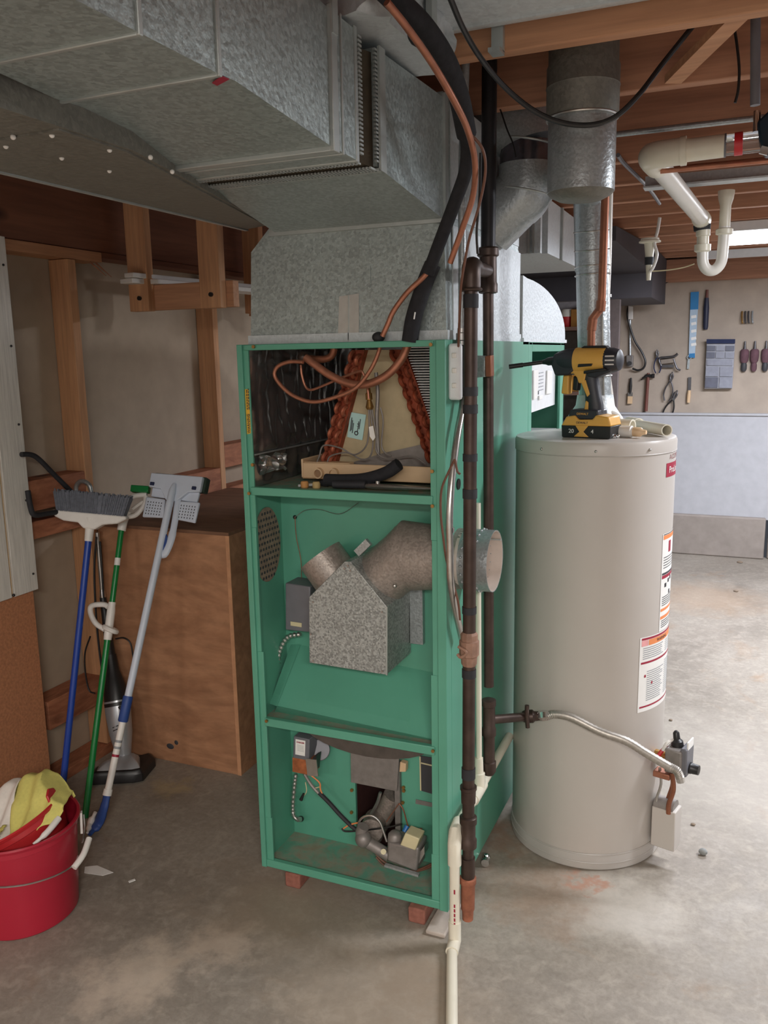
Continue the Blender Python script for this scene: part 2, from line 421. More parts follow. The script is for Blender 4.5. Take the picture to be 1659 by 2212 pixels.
# sheet metal pans closing joist bays into return air ways
def pan(x0, x1, y, name='joist_pan'):
    b = B(); box(b, x0, x1, y+.02, y+.364, 2.165, 2.17)
    box(b, x0, x1, y+.02, y+.026, 2.165, 2.2); box(b, x0, x1, y+.33, y+.34, 2.16, 2.166)
    box(b, x0, x1, y+.1, y+.104, 2.162, 2.166)
    return struct(name, b, GALV_W, ceiling)
pan(-.95, .7, 1.487)
struct('pan_clip', box(bx(-.53, -.505, 1.855, 1.869, 2.118, 2.175), -.53, -.505, 1.83, 1.869, 2.112, 2.12), STRIP, ceiling)
b = B(); box(b, -.38, XR, 3.36, 3.366, 2.075, 2.12); box(b, -.38, XR, 3.3, 3.366, 2.07, 2.076)
struct('joist_pan', b, GALV_W, ceiling)

# left wall framing
def stud(y, z0=.04, z1=1.85):
    return struct('stud', bx(-2.288, -2.2, y, y+.038, z0, z1), STUD, wall_left, bev=.002)
stud(2.385); stud(3.25); stud(4.1)
stud(1.78)
struct('top_plate', bx(-2.288, -2.2, .4, 2.56, 1.852, 1.888), STUDY, wall_left, bev=.002)
struct('top_plate', bx(-2.288, -2.2, 2.56, 4.4, 1.868, 1.889), RIM, wall_left, bev=.002)
struct('sole_plate', bx(-2.288, -2.2, .4, 4.4, 0, .038), BLOCK, wall_left, bev=.002)
for y0, y1, z in ((2.11, 2.385, 1.0), (2.11, 2.385, .215), (2.93, 3.25, .90), (3.29, 4.1, 1.0), (3.29, 4.1, .80), (2.0, 2.385, .905)):
    struct('fire_block', bx(-2.288, -2.202, y0, y1, z, z+(.105 if z != .905 else .06)), BLOCK, wall_left, bev=.002)
struct('nail', cyl(B(), (-2.2, 2.25, 1.055), (-2.135, 2.22, 1.052), .004), STEEL, wall_left)
struct('plate_splinter', cyl(cyl(B(), (-2.205, 2.5, 1.85), (-2.16, 2.53, 1.80), .003, .001), (-2.205, 2.53, 1.85), (-2.17, 2.57, 1.80), .003, .001), BLOCK, wall_left)

# wall cladding on the near studs
cl = thing('particle_board_sheet', 'particle board sheet fixed upright on the left wall studs below white siding', 'board', (-2.185, 1.2, 0))
obj('board', bx(-2.2, -2.186, .3, 2.078, .004, 1.86), PBOARD, cl)
sd = thing('siding_panel', 'white wood grain siding panel with a vertical groove on the left wall', 'panel', (-2.18, 1.2, .742))
obj('board', bx(-2.186, -2.17, 1.985, 2.088, .742, 1.888), SIDING, sd, bev=.002)
obj('board', bx(-2.186, -2.17, .3, 1.975, .742, 1.888), SIDING, sd, bev=.002)
obj('groove', bx(-2.186, -2.178, 1.975, 1.985, .742, 1.888), SIDGROOVE, sd)
for k in range(5):
    obj('nail', ball(B(), (-2.169, 2.07, .80+.25*k), .004, 6), BLACKP, sd)
obj('nail', ball(B(), (-2.169, 1.98, .75), .005, 6), BLACKP, sd)

# hanging lumber rack with trim mouldings
rk = thing('lumber_rack', 'hanging two by four lumber rack hung from the joists by the left wall', 'rack', (-1.95, 2.66, 1.68))
for x0 in (-2.155, -1.838):
    obj('hanger', bx(x0, x0+.088, 2.642, 2.68, 1.678, 2.36), STUD, rk, bev=.002)
    h = obj('bolt_head', cyl(B(), (x0+.05, 2.644, 1.725), (x0+.05, 2.634, 1.725), .008), BLACKP, rk)
obj('crosspiece', bx(-2.16, -1.72, 2.68, 2.718, 1.682, 1.775), JOISTL, rk, bev=.002)
for x0 in (-2.155, -1.83):
    obj('hanger', bx(x0, x0+.088, 3.45, 3.488, 1.70, 2.36), STUD, rk, bev=.002)
obj('crosspiece', bx(-2.16, -1.72, 3.49, 3.528, 1.69, 1.775), JOISTL, rk, bev=.002)
trims = [((-2.118, 2.585), (-1.98, 3.9), 0, 'widest white trim moulding, lowest on the hanging rack'),
         ((-2.06, 2.66), (-1.93, 3.9), 0, 'white trim moulding on the rack right beside the widest one'),
         ((-2.1, 2.58), (-1.95, 3.95), .019, 'white trim moulding lying on top of the rack pile')]
for i, ((xa, ya), (xb, yb), dz, lab) in enumerate(trims):
    bm = beam(B(), (xa, ya, 1.785+dz), (xb, yb, 1.785+dz), .062-.008*i, .018)
    t = obj('trim_moulding', bm, TRIMW, None, bev=.003); tag(t, lab, 'trim', 'white trims on the hanging rack')

# ================================================================ DUCTS
def rect(x0, x1, z0, z1, y): return [V((x0, y, z0)), V((x1, y, z0)), V((x1, y, z1)), V((x0, y, z1))]
sp = thing('supply_plenum', 'galvanized supply plenum standing on top of the green furnace', 'duct', (-.92, 2.3, 1.535))
obj('plenum_box', prism(B(), [(-1.205, 1.95, 1.535), (-.664, 1.95, 1.535), (-.668, 1.95, 1.807), (-1.11, 1.95, 1.822), (-1.135, 1.95, 1.822), (-1.192, 1.95, 1.766)], (0, .705, 0)), GALV, sp)
obj('upper_box', bx(-1.11, -.67, 1.95, 2.655, 1.8, 2.085), GALV, sp)
obj('side_panel', bx(-.666, -.6625, 2.0, 2.655, 1.556, 1.80), GALV_W, sp)  # pale overlay, the plenum's lit side put into its colour
obj('side_panel', bx(-.672, -.668, 2.0, 2.655, 1.82, 2.085), GALV_W, sp)  # same pale overlay for the lit side of the upper box
obj('base_flange', bx(-1.21, -.659, 1.945, 2.66, 1.533, 1.556), GALV_W, sp)
obj('transition', loft(B(), [rect(-1.115, -.668, 1.806, 2.072, 1.955), rect(-1.066, -.675, 1.856, 2.066, 1.575)]), GALV, sp)
obj('corner_seam', bx(-.685, -.662, 1.943, 1.965, 1.8, 2.08), STRIP, sp)
obj('standing_seam', bx(-1.13, -.665, 1.938, 1.955, 1.8, 1.815), STRIP, sp)
obj('end_flange', loft(B(), [[V(p) for p in ((-.672, 1.578, 1.853), (-.672, 1.578, 2.068), (-.672, 1.606, 2.068), (-.672, 1.606, 1.85))], [V(p) for p in ((-.667, 1.578, 1.848), (-.667, 1.578, 2.07), (-.667, 1.606, 2.07), (-.667, 1.606, 1.846))]]), STRIP, sp)
obj('end_flange', bx(-1.066, -.672, 1.578, 1.59, 1.8475, 1.853), STRIP, sp)
ob = B()
pts = [(-0.943, 1.949, 1.645), (-0.889, 1.949, 1.65), (-0.892, 1.949, 1.539), (-0.95, 1.949, 1.539)]
prism(ob, pts, (0, -.0012, 0)); obj('tape_patch', ob, TAPE, sp)
obj('tape_fold', beam(B(), (-0.917, 1.947, 1.646), (-0.92, 1.947, 1.539), .004, .002), STRIP, sp)
obj('paper_patch', prism(B(), [(-0.955, 1.949, 1.717), (-0.857, 1.949, 1.714), (-0.859, 1.949, 1.662), (-0.957, 1.949, 1.662)], (0, -.0006, 0)), GALV, sp)
# canvas connector with rows of metal teeth
obj('canvas_sleeve', loft(B(), [rect(-1.062, -.681, 1.8525, 2.06, 1.59), rect(-1.062, -.687, 1.855, 2.055, 1.54), rect(-1.062, -.681, 1.8505, 2.06, 1.485)]), CANVAS, sp)
tb = B()
for k in range(28):
    z = 1.862+.0073*k
    box(tb, -.676, -.671, 1.566, 1.582, z, z+.0037); box(tb, -.676, -.671, 1.492, 1.506, z, z+.0037)
for k in range(53):
    x = -1.06+.0073*k
    box(tb, x, x+.0037, 1.55, 1.582, 1.8475, 1.851); box(tb, x, x+.0037, 1.492, 1.505, 1.8455, 1.8485)
obj('connector_teeth', tb, STRIP, sp, stuff=True, smooth=0)

tr = thing('overhead_trunk_duct', 'long galvanized supply trunk duct running overhead toward the camera', 'duct', (-.8, .9, 1.85))
SEC = [(-2.3, -.925, 1.875), (-.35, -.925, 1.875), (.878, -.925, 1.875), (1.042, -.95, 1.875), (1.085, -.955, 1.877), (1.378, -1.018, 1.852), (1.492, -1.055, 1.849)]
for i in range(len(SEC)-1):
    if i == 3: continue
    y0, xl0, z0 = SEC[i]; y1, xl1, z1 = SEC[i+1]
    rs = [rect(xl0, -.675, z0, 2.07, y0)]
    if i == 4: rs = [rect(*(SEC[3][1], -.675, SEC[3][2], 2.07, SEC[3][0]))]+rs
    obj('duct_section', loft(B(), rs+[rect(xl1, -.675, z1, 2.07, y1)]), GALV, tr)
def collar(y, xl, z, w=.012, t=.006, nm='seam_cleat'):
    b = B(); box(b, xl-.003, -.675, y-w/2, y+w/2, z-t, z+.002); box(b, -.677, -.675+t, y-w/2, y+w/2, z-t, 2.075); obj(nm, b, STRIP, tr, bev=.0015)
collar(.878, -.925, 1.875, .008, .004); collar(1.042, -.95, 1.875, .008, .004); collar(-.35, -.925, 1.875, .008, .004)
collar(1.388, -1.02, 1.851, .022, .007); collar(1.425, -1.03, 1.850, .006, .003); collar(1.486, -1.05, 1.8485, .012, .002, 'end_flange')
obj('hanger_strap', bx(-.673, -.6655, 1.379, 1.399, 2.03, 2.3), STRIP, tr)
obj('red_paint_mark', prism(B(), [(-0.702, 1.066, 1.874), (-0.674, 1.047, 1.874), (-0.672, 1.063, 1.874), (-0.702, 1.079, 1.874)], (0, 0, -.001)), LRED, tr)

rd = thing('return_duct', 'flat bottomed grey return duct beside the supply trunk at upper left', 'duct', (-1.1, .8, 1.838))
poly = [(-.948, -2.3, 1.838), (-.948, 1.2, 1.838), (-1.165, 2.0, 1.838), (-1.245, 2.03, 1.838), (-1.25, -2.3, 1.838)]
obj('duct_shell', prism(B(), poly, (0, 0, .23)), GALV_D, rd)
obj('bottom_panel', prism(B(), [(-.955, 1.04, 1.835), (-.957, 1.195, 1.835), (-1.168, 1.99, 1.835), (-1.245, 2.02, 1.835), (-1.247, 1.05, 1.835)], (0, 0, .004)), GALV_D, rd)
for p in [(-1.098, 1.076, 1.835), (-1.044, 1.039, 1.835), (-0.985, 1.057, 1.835), (-1.079, 1.176, 1.835), (-0.972, 1.169, 1.835), (-1.077, 1.291, 1.835), (-0.947, 1.241, 1.835), (-0.984, 1.35, 1.835)]:
    obj('rivet', ball(B(), p, .0042, 6), TRIMW, rd)
obj('lower_lip', bx(-1.256, -1.246, -2.3, 2.03, 1.832, 1.85), STRIP, rd)

bt = thing('wall_stack_boot', 'crumpled shiny duct boot rising between the joists above the plenum', 'duct', (-.75, 1.65, 2.07))
bo = B()
def bootp(k):
    y0, y1, x0, x1, z = [(1.45, 1.80, -1.0, -.62, 2.08), (1.46, 1.80, -1.0, -.60, 2.115), (1.50, 1.83, -1.0, -.6, 2.17), (1.51, 1.83, -1.0, -.6, 2.34)][k]
    return [V((x0, y0, z)), V((x1-.03, y0, z)), V((x1, y0+.05, z)), V((x1, y1, z-.01)), V((x0, y1, z))]
loft(bo, [bootp(k) for k in range(4)])
for e in range(2): bmesh.ops.subdivide_edges(bo, edges=bo.edges[:], cuts=2, use_grid_fill=True)
for v in bo.verts:
    v.co += V((noise.noise(v.co*30), noise.noise(v.co*30+V((5, 0, 0))), .6*noise.noise(v.co*26+V((0, 9, 0)))+.3))*.017
obj('boot_shell', bo, GALV_W, bt)
obj('drive_cleat', beam(B(), (-.592, 1.66, 2.085), (-.592, 1.66, 2.34), .03, .012), STRIP, bt)

# round branch duct with adjustable elbows
br = thing('branch_duct', 'round galvanized branch duct elbowing up between plenum and vent stack', 'duct', (-.62, 2.42, 1.85))
A0, A1, A2, A3, A4 = V((-.672, 2.42, 1.875)), V((-.598, 2.42, 1.935)), V((-.584, 2.42, 2.005)), V((-.582, 2.42, 2.06)), V((-.76, 2.42, 2.19))
tdir = (A1-V((-.70, 2.42, 1.845))).normalized()
obj('takeoff_pipe', tube(B(), [V((-.70, 2.42, 1.845)), A1], .08, 26, 0), GALV_PIPE, br)
obj('elbow', tube(B(), [A1-tdir*.03, A1-tdir*.004, A1+V((.012, 0, .03)), A2], .0815, 32, 4), GALV_PIPE, br)
obj('foil_band', tube(B(), [A2, A3], .0795, 26, 0), TAPED, br)
obj('riser_pipe', tube(B(), [A3, V((-.595, 2.42, 2.11)), A4], .0815, 26, 0), GALV_PIPE, br)
for a in (A1, A3): obj('crimp_ring', ring(B(), a, (.2, 0, 1), .081, .003), STRIP, br)

# big vent stack above the water heater
vs = thing('vent_stack', 'wide galvanized vent stack rising between the joists above the water heater', 'vent pipe', (-.379, 2.08, 1.86))
obj('lower_sleeve', vlathe(B(), -.379, 2.08, [(.0765, 1.862), (.0765, 2.02), (.075, 2.024)], 40), GALV_PIPE, vs)
obj('upper_sleeve', vlathe(B(), -.379, 2.08, [(.079, 2.022), (.0815, 2.028), (.0815, 2.085), (.083, 2.088), (.0815, 2.091), (.0815, 2.13), (.078, 2.138), (.078, 2.37)], 40), GALV_D, vs)
obj('crimp_band', ring(B(), (-.379, 2.08, 2.022), (0, 0, 1), .0795, .003, 40), STEEL, vs)
obj('bottom_cone', vlathe(B(), -.379, 2.08, [(.0765, 1.863), (.07, 1.855), (.05, 1.845)], 40), GALV_D, vs)
hv = thing('heater_vent', 'four inch galvanized vent pipe from water heater up to the stack', 'vent pipe', (-.42, 2.53, 1.26))
c0, c1 = V((-.405, 2.53, 1.36)), V((-.432, 2.53, 1.93))
lerp = lambda t: c0+(c1-c0)*t
obj('lower_pipe', stack(B(), lerp(0), lerp(.66), [(0, .046), (.376, .046)], 32), GALV_PIPE, hv)
obj('upper_elbow', tube(B(), [lerp(.64), lerp(.97), V((-.428, 2.50, 1.955)), V((-.405, 2.30, 1.96)), V((-.385, 2.14, 1.96))], .0485, 32, 0), GALV_PIPE, hv)
for t in (.12, .62, .66, .74, .83): obj('seam_ring', ring(B(), lerp(t), (-.02, -.12, .98) if t > .7 else c1-c0, .0485, .002, 32), STEEL, hv)
obj('longitudinal_seam', beam(B(), lerp(0)+V((.031, -.035, 0)), lerp(.64)+V((.031, -.035, 0)), .004, .004), STRIP, hv)
obj('draft_hood', vlathe(B(), -.405, 2.53, [(.051, 1.375), (.055, 1.345), (.075, 1.315), (.078, 1.305), (.074, 1.303)], 36), GALV_W, hv)
for k in range(4):
    a = PI/4+k*PI/2
    obj('hood_leg', tube(B(), [(-.405+.072*math.cos(a), 2.53+.072*math.sin(a), 1.308), (-.405+.085*math.cos(a), 2.53+.085*math.sin(a), 1.285), (-.405+.09*math.cos(a), 2.53+.09*math.sin(a), 1.262)], .004, 6), STEEL, hv)

# far ducts
fd = thing('lit_return_drop', 'brightly lit sheet metal return drop with vertical seams behind the vent pipe', 'duct', (-.9, 3.9, 1.86))
obj('duct_shell', bx(-1.25, -.785, 3.60, 4.45, 1.9, 2.115), GALV_W, fd)  # pale metal carries the light falling on this duct in its colour
obj('end_panel', bx(-1.1, -.80, 3.53, 3.56, 1.896, 2.115), GALV_W, fd)
for x in (-.845, -.825): obj('standing_seam', bx(x-.004, x+.004, 3.515, 3.535, 1.895, 2.115), STRIP, fd)
for y in (3.85, 4.25): obj('standing_seam', bx(-.787, -.775, y, y+.02, 1.896, 2.115), STRIP, fd)
dd = thing('dark_soffit_duct', 'dark soffit duct hung low in front of the tool wall', 'duct', (-1.2, 5.3, 1.82))
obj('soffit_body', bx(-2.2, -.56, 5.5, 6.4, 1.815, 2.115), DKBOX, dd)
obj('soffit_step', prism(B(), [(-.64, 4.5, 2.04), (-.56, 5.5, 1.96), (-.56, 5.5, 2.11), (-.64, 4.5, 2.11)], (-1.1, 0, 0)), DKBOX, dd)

# ================================================================ FURNACE
F = thing('furnace', 'green enamel furnace with front doors removed standing on bricks', 'furnace', (-.937, 2.6, .045))
f = lambda n, b, m, p=None, **k: obj(n, b, m, p or F, **k)
X0, X1, Y0, Y1, Z0, Z1 = -1.222, -.652, 1.905, 3.32, .045, 1.533
f('left_side_panel', bx(X0, X0+.01, Y0+.04, Y1, Z0, Z1), GREEN)
f('right_side_panel', bx(X1-.01, X1, Y0+.04, 2.735, Z0, Z1), GREEN)
f('back_panel', bx(X0, X1, Y1-.01, Y1, Z0, Z1), GREEN)
# front posts: outer flange and inner lip
b = B(); box(b, X0, X0+.016, Y0, Y0+.04, Z0, Z1); box(b, X0+.016, X0+.019, Y0+.012, Y0+.03, Z0, Z1)
lp = f('left_post', b, GREEN, bev=.002)
b = B(); box(b, X1-.024, X1, Y0, Y0+.04, Z0, Z1)
rp = f('right_post', b, GREEN, bev=.002)
for z0, z1, w in ((Z0, .2, .036), (.2, .7, .033), (.7, 1.05, .028), (1.05, Z1, .03)):
    f('door_lip', bx(X0+.015, X0+w, Y0+.008, Y0+.014, z0, z1), GREEN, lp, bev=.001)
    f('door_lip', bx(X1-w-.012, X1-.022, Y0+.008, Y0+.014, z0, z1), GREEN, rp, bev=.001)
# warning strip on the left lip
f('warning_strip', prism(B(), [(-1.206, 1.913, 1.419), (-1.195, 1.913, 1.419), (-1.195, 1.913, 1.304), (-1.207, 1.913, 1.301)], (0, -.0008, 0)), LYEL, lp)
wf = plane_fn((-1.199, 1.911, 1.304), V((-1.2, 1.911, 1.419))-V((-1.201, 1.911, 1.304)), V((-1, 0, 0)))
lettering('warning_lettering', 'WARNING', .0105, LDARK, lp, wf, 'LEFT')
b = B()
wu = (V((-1.2, 1.911, 1.419))-V((-1.201, 1.911, 1.304))).normalized(); w0 = V((-1.199, 1.911, 1.304))
rng = random.Random(4)
for ln in (-.0025, .0025):
    t = .062
    while t < .112:
        e = t+rng.uniform(.004, .009); beam(b, w0+wu*t+V((ln, 0, 0)), w0+wu*e+V((ln, 0, 0)), .0022, .0006, (0, 1, 0)); t = e+.002
f('fine_print', b, LDARK, lp)
f('top_rail', bx(X0+.02, X1-.03, Y0+.003, Y0+.03, 1.518, Z1), GREEN, bev=.002)
f('shelf_rail', bx(X0+.02, X1-.035, Y0+.004, Y0+.03, 1.139, 1.161), GREEN, bev=.002)
f('middle_rail', bx(X0+.03, X1-.035, Y0+.004, Y0+.02, .483, .507), GREEN, bev=.002)
f('bottom_rail', bx(X0+.01, X1-.02, Y0+.004, Y0+.02, Z0, .068), GREEN, bev=.002)
f('shelf_deck', bx(X0+.01, X1-.01, Y0+.03, 2.68, 1.148, 1.156), GREEN_DUSTY)
f('middle_deck', bx(X0+.01, X1-.01, Y0+.02, 2.085, .488, .494), GREEN_DUSTY)
f('bottom_pan', bx(X0+.01, X1-.01, Y0+.02, 2.09, Z0, .056), GREEN_DUSTY)
f('top_panel', bx(X0, X1, 2.66, Y1, Z1-.008, Z1), GREEN)
f('inner_back_upper', bx(X0+.01, X1-.01, 2.66, 2.67, 1.15, Z1), FOIL)
f('vestibule_panel', bx(X0+.01, X1-.01, 2.083, 2.093, .494, 1.148), GREEN)
# lower burner panel with its opening
b = B(); box(b, X0+.01, -1.0, 2.085, 2.095, .05, .49); box(b, -.862, X1-.01, 2.085, 2.095, .05, .49); box(b, -1.0, -.862, 2.085, 2.095, .3, .49); box(b, -1.0, -.862, 2.085, 2.095, .05, .07)
f('burner_panel', b, GREEN)
b = B(); box(b, -1.02, -.84, 2.3, 2.31, .05, .4); box(b, -1.02, -1.0, 2.095, 2.3, .05, .4); box(b, -.862, -.84, 2.095, 2.3, .05, .4)
box(b, -1.02, -.84, 2.095, 2.3, .05, .06); f('burner_cavity', b, MAROON)
for p in [(-1.202, 1.903, 1.145), (-0.685, 1.903, 1.138), (-1.181, 1.903, 0.503), (-0.689, 1.903, 0.5), (-1.168, 1.903, 1.527), (-0.686, 1.903, 1.522), (-1.187, 1.903, 1.222), (-0.685, 1.903, 1.223)]:
    f('screw', cyl(B(), p, V(p)+V((0, -.004, 0)), .0045, n=10), BRASS)

# sloping baffle
bq = [(-1.166, 2.08, 0.665), (-1.184, 1.965, 0.52), (-0.713, 1.965, 0.498), (-0.753, 2.08, 0.635)]
f('baffle', prism(B(), bq, (0, .004, .003)), GREEN)
bq2 = [(-1.197, 2.08, 0.662), (-1.213, 1.975, 0.52), (-1.182, 1.962, 0.522), (-1.163, 2.076, 0.667)]
f('baffle_flange', prism(B(), bq2, (0, .003, .002)), GREEN)
f('baffle_shade_skirt', prism(B(), [(-1.182, 1.962, 0.522), (-0.712, 1.962, 0.5), (-0.737, 2.03, 0.433), (-1.246, 2.03, 0.437)], (0, .003, 0)), GREEN)  # deck band shaped as a down-facing skirt so that it comes out darker
# perforated vent on the left inner wall
b = prism(B(), [(X0+.0115, 1.995+.072*math.cos(2*PI*k/28), .985+.106*math.sin(2*PI*k/28)) for k in range(28)], (.0015, 0, 0))
vt = f('perforated_vent', b, DUST)
b = B()
for i in range(12):
    for k in range(9):
        y = 1.937+.0145*k+(.007 if i % 2 else 0); z = .893+.0165*i
        if ((y-1.995)/.066)**2+((z-.985)/.1)**2 < 1.05: cyl(b, (X0+.012, y, z), (X0+.0138, y, z), .0046, n=6)
f('vent_perforations', b, LDARK, vt, stuff=True)

# draft diverter box, collar and flue elbow
dv = [(-1.041, 1.905, 0.691), (-0.816, 1.905, 0.687), (-0.812, 1.905, 0.871), (-0.911, 1.905, 0.981), (-0.927, 1.905, 0.98), (-1.035, 1.905, 0.874)]
f('draft_diverter', prism(B(), dv, (0, .176, 0)), GALV_S, bev=.0015)
f('diverter_edge', beam(B(), V(dv[1])+V((.001, 0, 0)), V(dv[2])+V((.001, 0, 0)), .004, .004), STRIP)
for p in [(-1.028, 1.904, 0.699), (-0.827, 1.904, 0.696), (-0.824, 1.904, 0.856), (-0.927, 1.904, 0.962), (-0.911, 1.904, 0.958), (-1.022, 1.904, 0.863), (-1.032, 1.904, 0.773), (-0.917, 1.904, 0.97)]:
    f('screw', cyl(B(), p, V(p)+V((0, -.003, 0)), .0028, n=8), GALV_R)
f('diverter_tab', bx(-.812, -.775, 2.066, 2.083, .72, .90), GALV_PIPE)
cB = V((-1.017, 1.993, 0.907)); cT = V((-1.032, 1.993, 0.957))
dL = V((-.62, 0, .78)).normalized()
cB = V((-1.005, 1.993, .918))
f('side_collar', shell(B(), cB-dL*.03, cB+dL*.062, .064, .002), GALV_R)
f('collar_baffle', cyl(B(), cB+dL*.01, cB+dL*.012, .062), GALV_R)
dR = V((.72, 0, .69)).normalized()
E0 = V((-.885, 2.0, .905)); E1 = V((-.79, 2.0, .985))
f('flue_elbow', tube(B(), [E0-dR*.03, E1-dR*.004], .0755, 32, 0), GALV_R)
f('flue_pipe', tube(B(), [E1-dR*.03, E1, V((-.62, 2.0, .988))], .0755, 32, 0), GALV_R)
f('elbow_seam', loft(B(), [[E1+(V((.93, 0, .37)).normalized()*t)+V((0, .0768*math.cos(a), 0))+V((-.37, 0, .93)).normalized()*(.0768*1.08*math.sin(a)) for a in [2*PI*k/36 for k in range(36)]] for t in (-.002, .002)]), GALV_R)
f('flue_collar', shell(B(), (-.632, 2.0, .988), (-.556, 2.0, .988), .078, .0016, 40), GALV_PIPE)
f('flue_inner_wall', shell(B(), (-.64, 2.0, .988), (-.557, 2.0, .988), .0763, .0012, 40), plain('flue_lit_inner', S(206, 192, 182), .6, 0, .08))  # pinkish white lining, the lit look of the bore put into colour
f('flue_lap_seam', beam(B(), (-.63, 2.06, 1.03), (-.557, 2.06, 1.03), .008, .003, (0, 0, 1)), STRIP)
b = B()
for k in range(22):
    a = 2*PI*k/22
    for x in (-.622, -.588): ball(b, (x, 2.0+.0785*math.cos(a), .988+.0785*math.sin(a)), .004, 5)
f('collar_dimples', b, GALV_PIPE, stuff=True)
for p in ((-.93, 1.935, .965), (-.872, 1.925, .905), (-.80, 1.932, .92)): f('screw', ball(B(), p, .006, 6), STEEL)
f('damper_lever', beam(B(), (-0.912, 1.95, 0.993), (-0.878, 1.95, 1.026), .012, .02), GALV_PIPE)

# grey control box and its conduit
cb = f('control_box', prism(B(), [(-1.172, 2.01, 0.735), (-1.092, 2.01, 0.737), (-1.087, 2.01, 0.87), (-1.166, 2.01, 0.874)], (0, .074, 0)), GREYBOX, bev=.003)
f('name_plate', prism(B(), [(-1.153, 2.009, 0.763), (-1.117, 2.009, 0.762), (-1.118, 2.009, 0.75), (-1.153, 2.009, 0.751)], (0, -.001, 0)), CREAM, cb)
def ridged(name, pts, r, m, parent, amp=.25, n=10, sp=14, step=2):
    P = smoothpts(pts, sp); rr = [r*(1+amp*(1 if (i//step) % 2 else -.3)) for i in range(len(P))]
    bm = tube(B(), P, rr, n, 0); return f(name, bm, m, parent)
ridged('flexible_conduit', [(-1.139, 2.04, 0.717), (-1.182, 2.04, 0.703), (-1.208, 2.04, 0.664), (-1.219, 2.04, 0.622), (-1.219, 2.04, 0.587)], .0062, STEEL, F)
f('thermostat_wire', tube(B(), [(-1.163, 2.075, 1.051), (-1.161, 2.075, 0.993), (-1.149, 2.075, 0.926), (-1.15, 2.075, 0.855)], .0011, 5), COPPERD)
f('thermostat_wire', tube(B(), [(-1.161, 2.07, 1.052), (-1.126, 2.07, 1.074), (-1.081, 2.07, 1.079), (-1.017, 2.07, 1.07), (-0.96, 2.07, 1.104)], .0009, 5), STEEL)
f('wire_grommet', ball(B(), (-1.166, 2.08, 1.05), .006, 6), BLACKP)

# ---- coil compartment
def foilp(u, v):
    y = 1.93+u*.73; z = 1.158+v*.365
    d = .007*noise.noise(V((y*9, z*16, 0)))+.006*noise.noise(V((y*46, z*12, 3)))+.004*noise.noise(V((y*22, z*40, 7)))
    return V((X0+.02+d, y, z))
f('foil_liner', sheet(B(), foilp, 90, 60), FOIL, smooth=60)
f('liner_seam', beam(B(), (X0+.026, 1.93, 1.245), (X0+.026, 2.6, 1.245), .004, .004), STRIP)
def crum(u, v):
    p = V((-1.196, 1.95, 1.221)); a = V((.035*u, .03*u, -.05*v+.02))
    q = p+a+V((0, .06*u, 0)); return q+V((noise.noise(q*70), noise.noise(q*70+V((3, 0, 0))), noise.noise(q*60+V((0, 5, 0)))))*.012
f('foil_crumple', sheet(B(), crum, 14, 14), FOIL)
yc = 2.10
sl = [(-0.983, 2.1, 1.515), (-0.946, 2.1, 1.514), (-1.043, 2.1, 1.207), (-1.086, 2.1, 1.206)]
s1 = f('coil_slab', prism(B(), sl, (0, .5, 0)), RUST)
sr = [(-0.875, 2.1, 1.514), (-0.831, 2.1, 1.513), (-0.72, 2.1, 1.218), (-0.768, 2.1, 1.216)]
s2 = f('coil_slab', prism(B(), sr, (0, .5, 0)), RUST)
def bends(slab, q, k, m, side):
    a, b_, c_, d_ = [V(p) for p in q]
    for i in range(k):
        for w in (.22, .78):
            t = (i+.5+(.25 if w > .5 else 0))/k
            c = (a*(1-t)+d_*t)*(1-w)+(b_*(1-t)+c_*t)*w
            ax = (d_-a).normalized()
            pts = [c-ax*.011+V((0, .004, 0)), c-ax*.011+V((0, -.012, 0)), c+V((0, -.02, 0)), c+ax*.011+V((0, -.012, 0)), c+ax*.011+V((0, .004, 0))]
            obj('return_bend', tube(B(), pts, .0058, 8, 4), m, slab)
bends(s1, sl, 9, RUST2, -1); bends(s2, sr, 9, RUST, 1)
f('coil_end_plate', prism(B(), [(-0.962, 2.125, 1.515), (-0.883, 2.125, 1.513), (-0.773, 2.125, 1.21), (-1.058, 2.125, 1.201)], (0, .003, 0)), BEIGEP)
f('coil_base_plate', prism(B(), [(-0.903, 2.12, 1.237), (-0.761, 2.12, 1.27), (-0.762, 2.12, 1.204), (-1.045, 2.12, 1.194)], (0, .003, 0)), GREYC)
b = B()
for k in range(34):
    z = 1.52-.0068*k
    xl = sr[1][0]+(sr[2][0]-sr[1][0])*(1.52-z)/(1.52-1.21)
    obox(b, ((xl+X1-.012)/2+.002, 2.12, z), ((X1-.012-xl)/2, 0, 0), (0, .02, .002), (0, 0, .0013))
f('coil_fins', b, ALU, stuff=True, smooth=0)
f('fin_backing', prism(B(), [V(sr[1])+V((.004, .05, 0)), V((X1-.012, 2.15, 1.52)), V((X1-.012, 2.15, 1.28)), V(sr[2])+V((-.03, .05, .08))], (0, .004, 0)), LDARK)
lb = [(-1.002, 2.122, 1.347), (-0.955, 2.122, 1.34), (-0.968, 2.122, 1.27), (-1.014, 2.122, 1.278)]
sl_ = f('coil_label', prism(B(), lb, (0, -.001, 0)), LCYAN)
b = B()
L0, L1, L2, L3 = [V(p)+V((0, -.002, 0)) for p in lb]
for u, v0, v1 in ((.15, .2, .75), (.22, .3, .7), (.3, .4, .8), (.62, .3, .7), (.7, .2, .6)):
    pa = L0+(L1-L0)*u; pb = L3+(L2-L3)*u; beam(b, pa+(pb-pa)*v0, pa+(pb-pa)*v1, .0022, .0006, (0, 1, 0))
pc = L0+(L1-L0)*.55+(L3-L0)*.78; ring(b, pc, (0, 1, 0), .005, .0015, 16, 5)
f('label_print', b, LDARK, sl_)
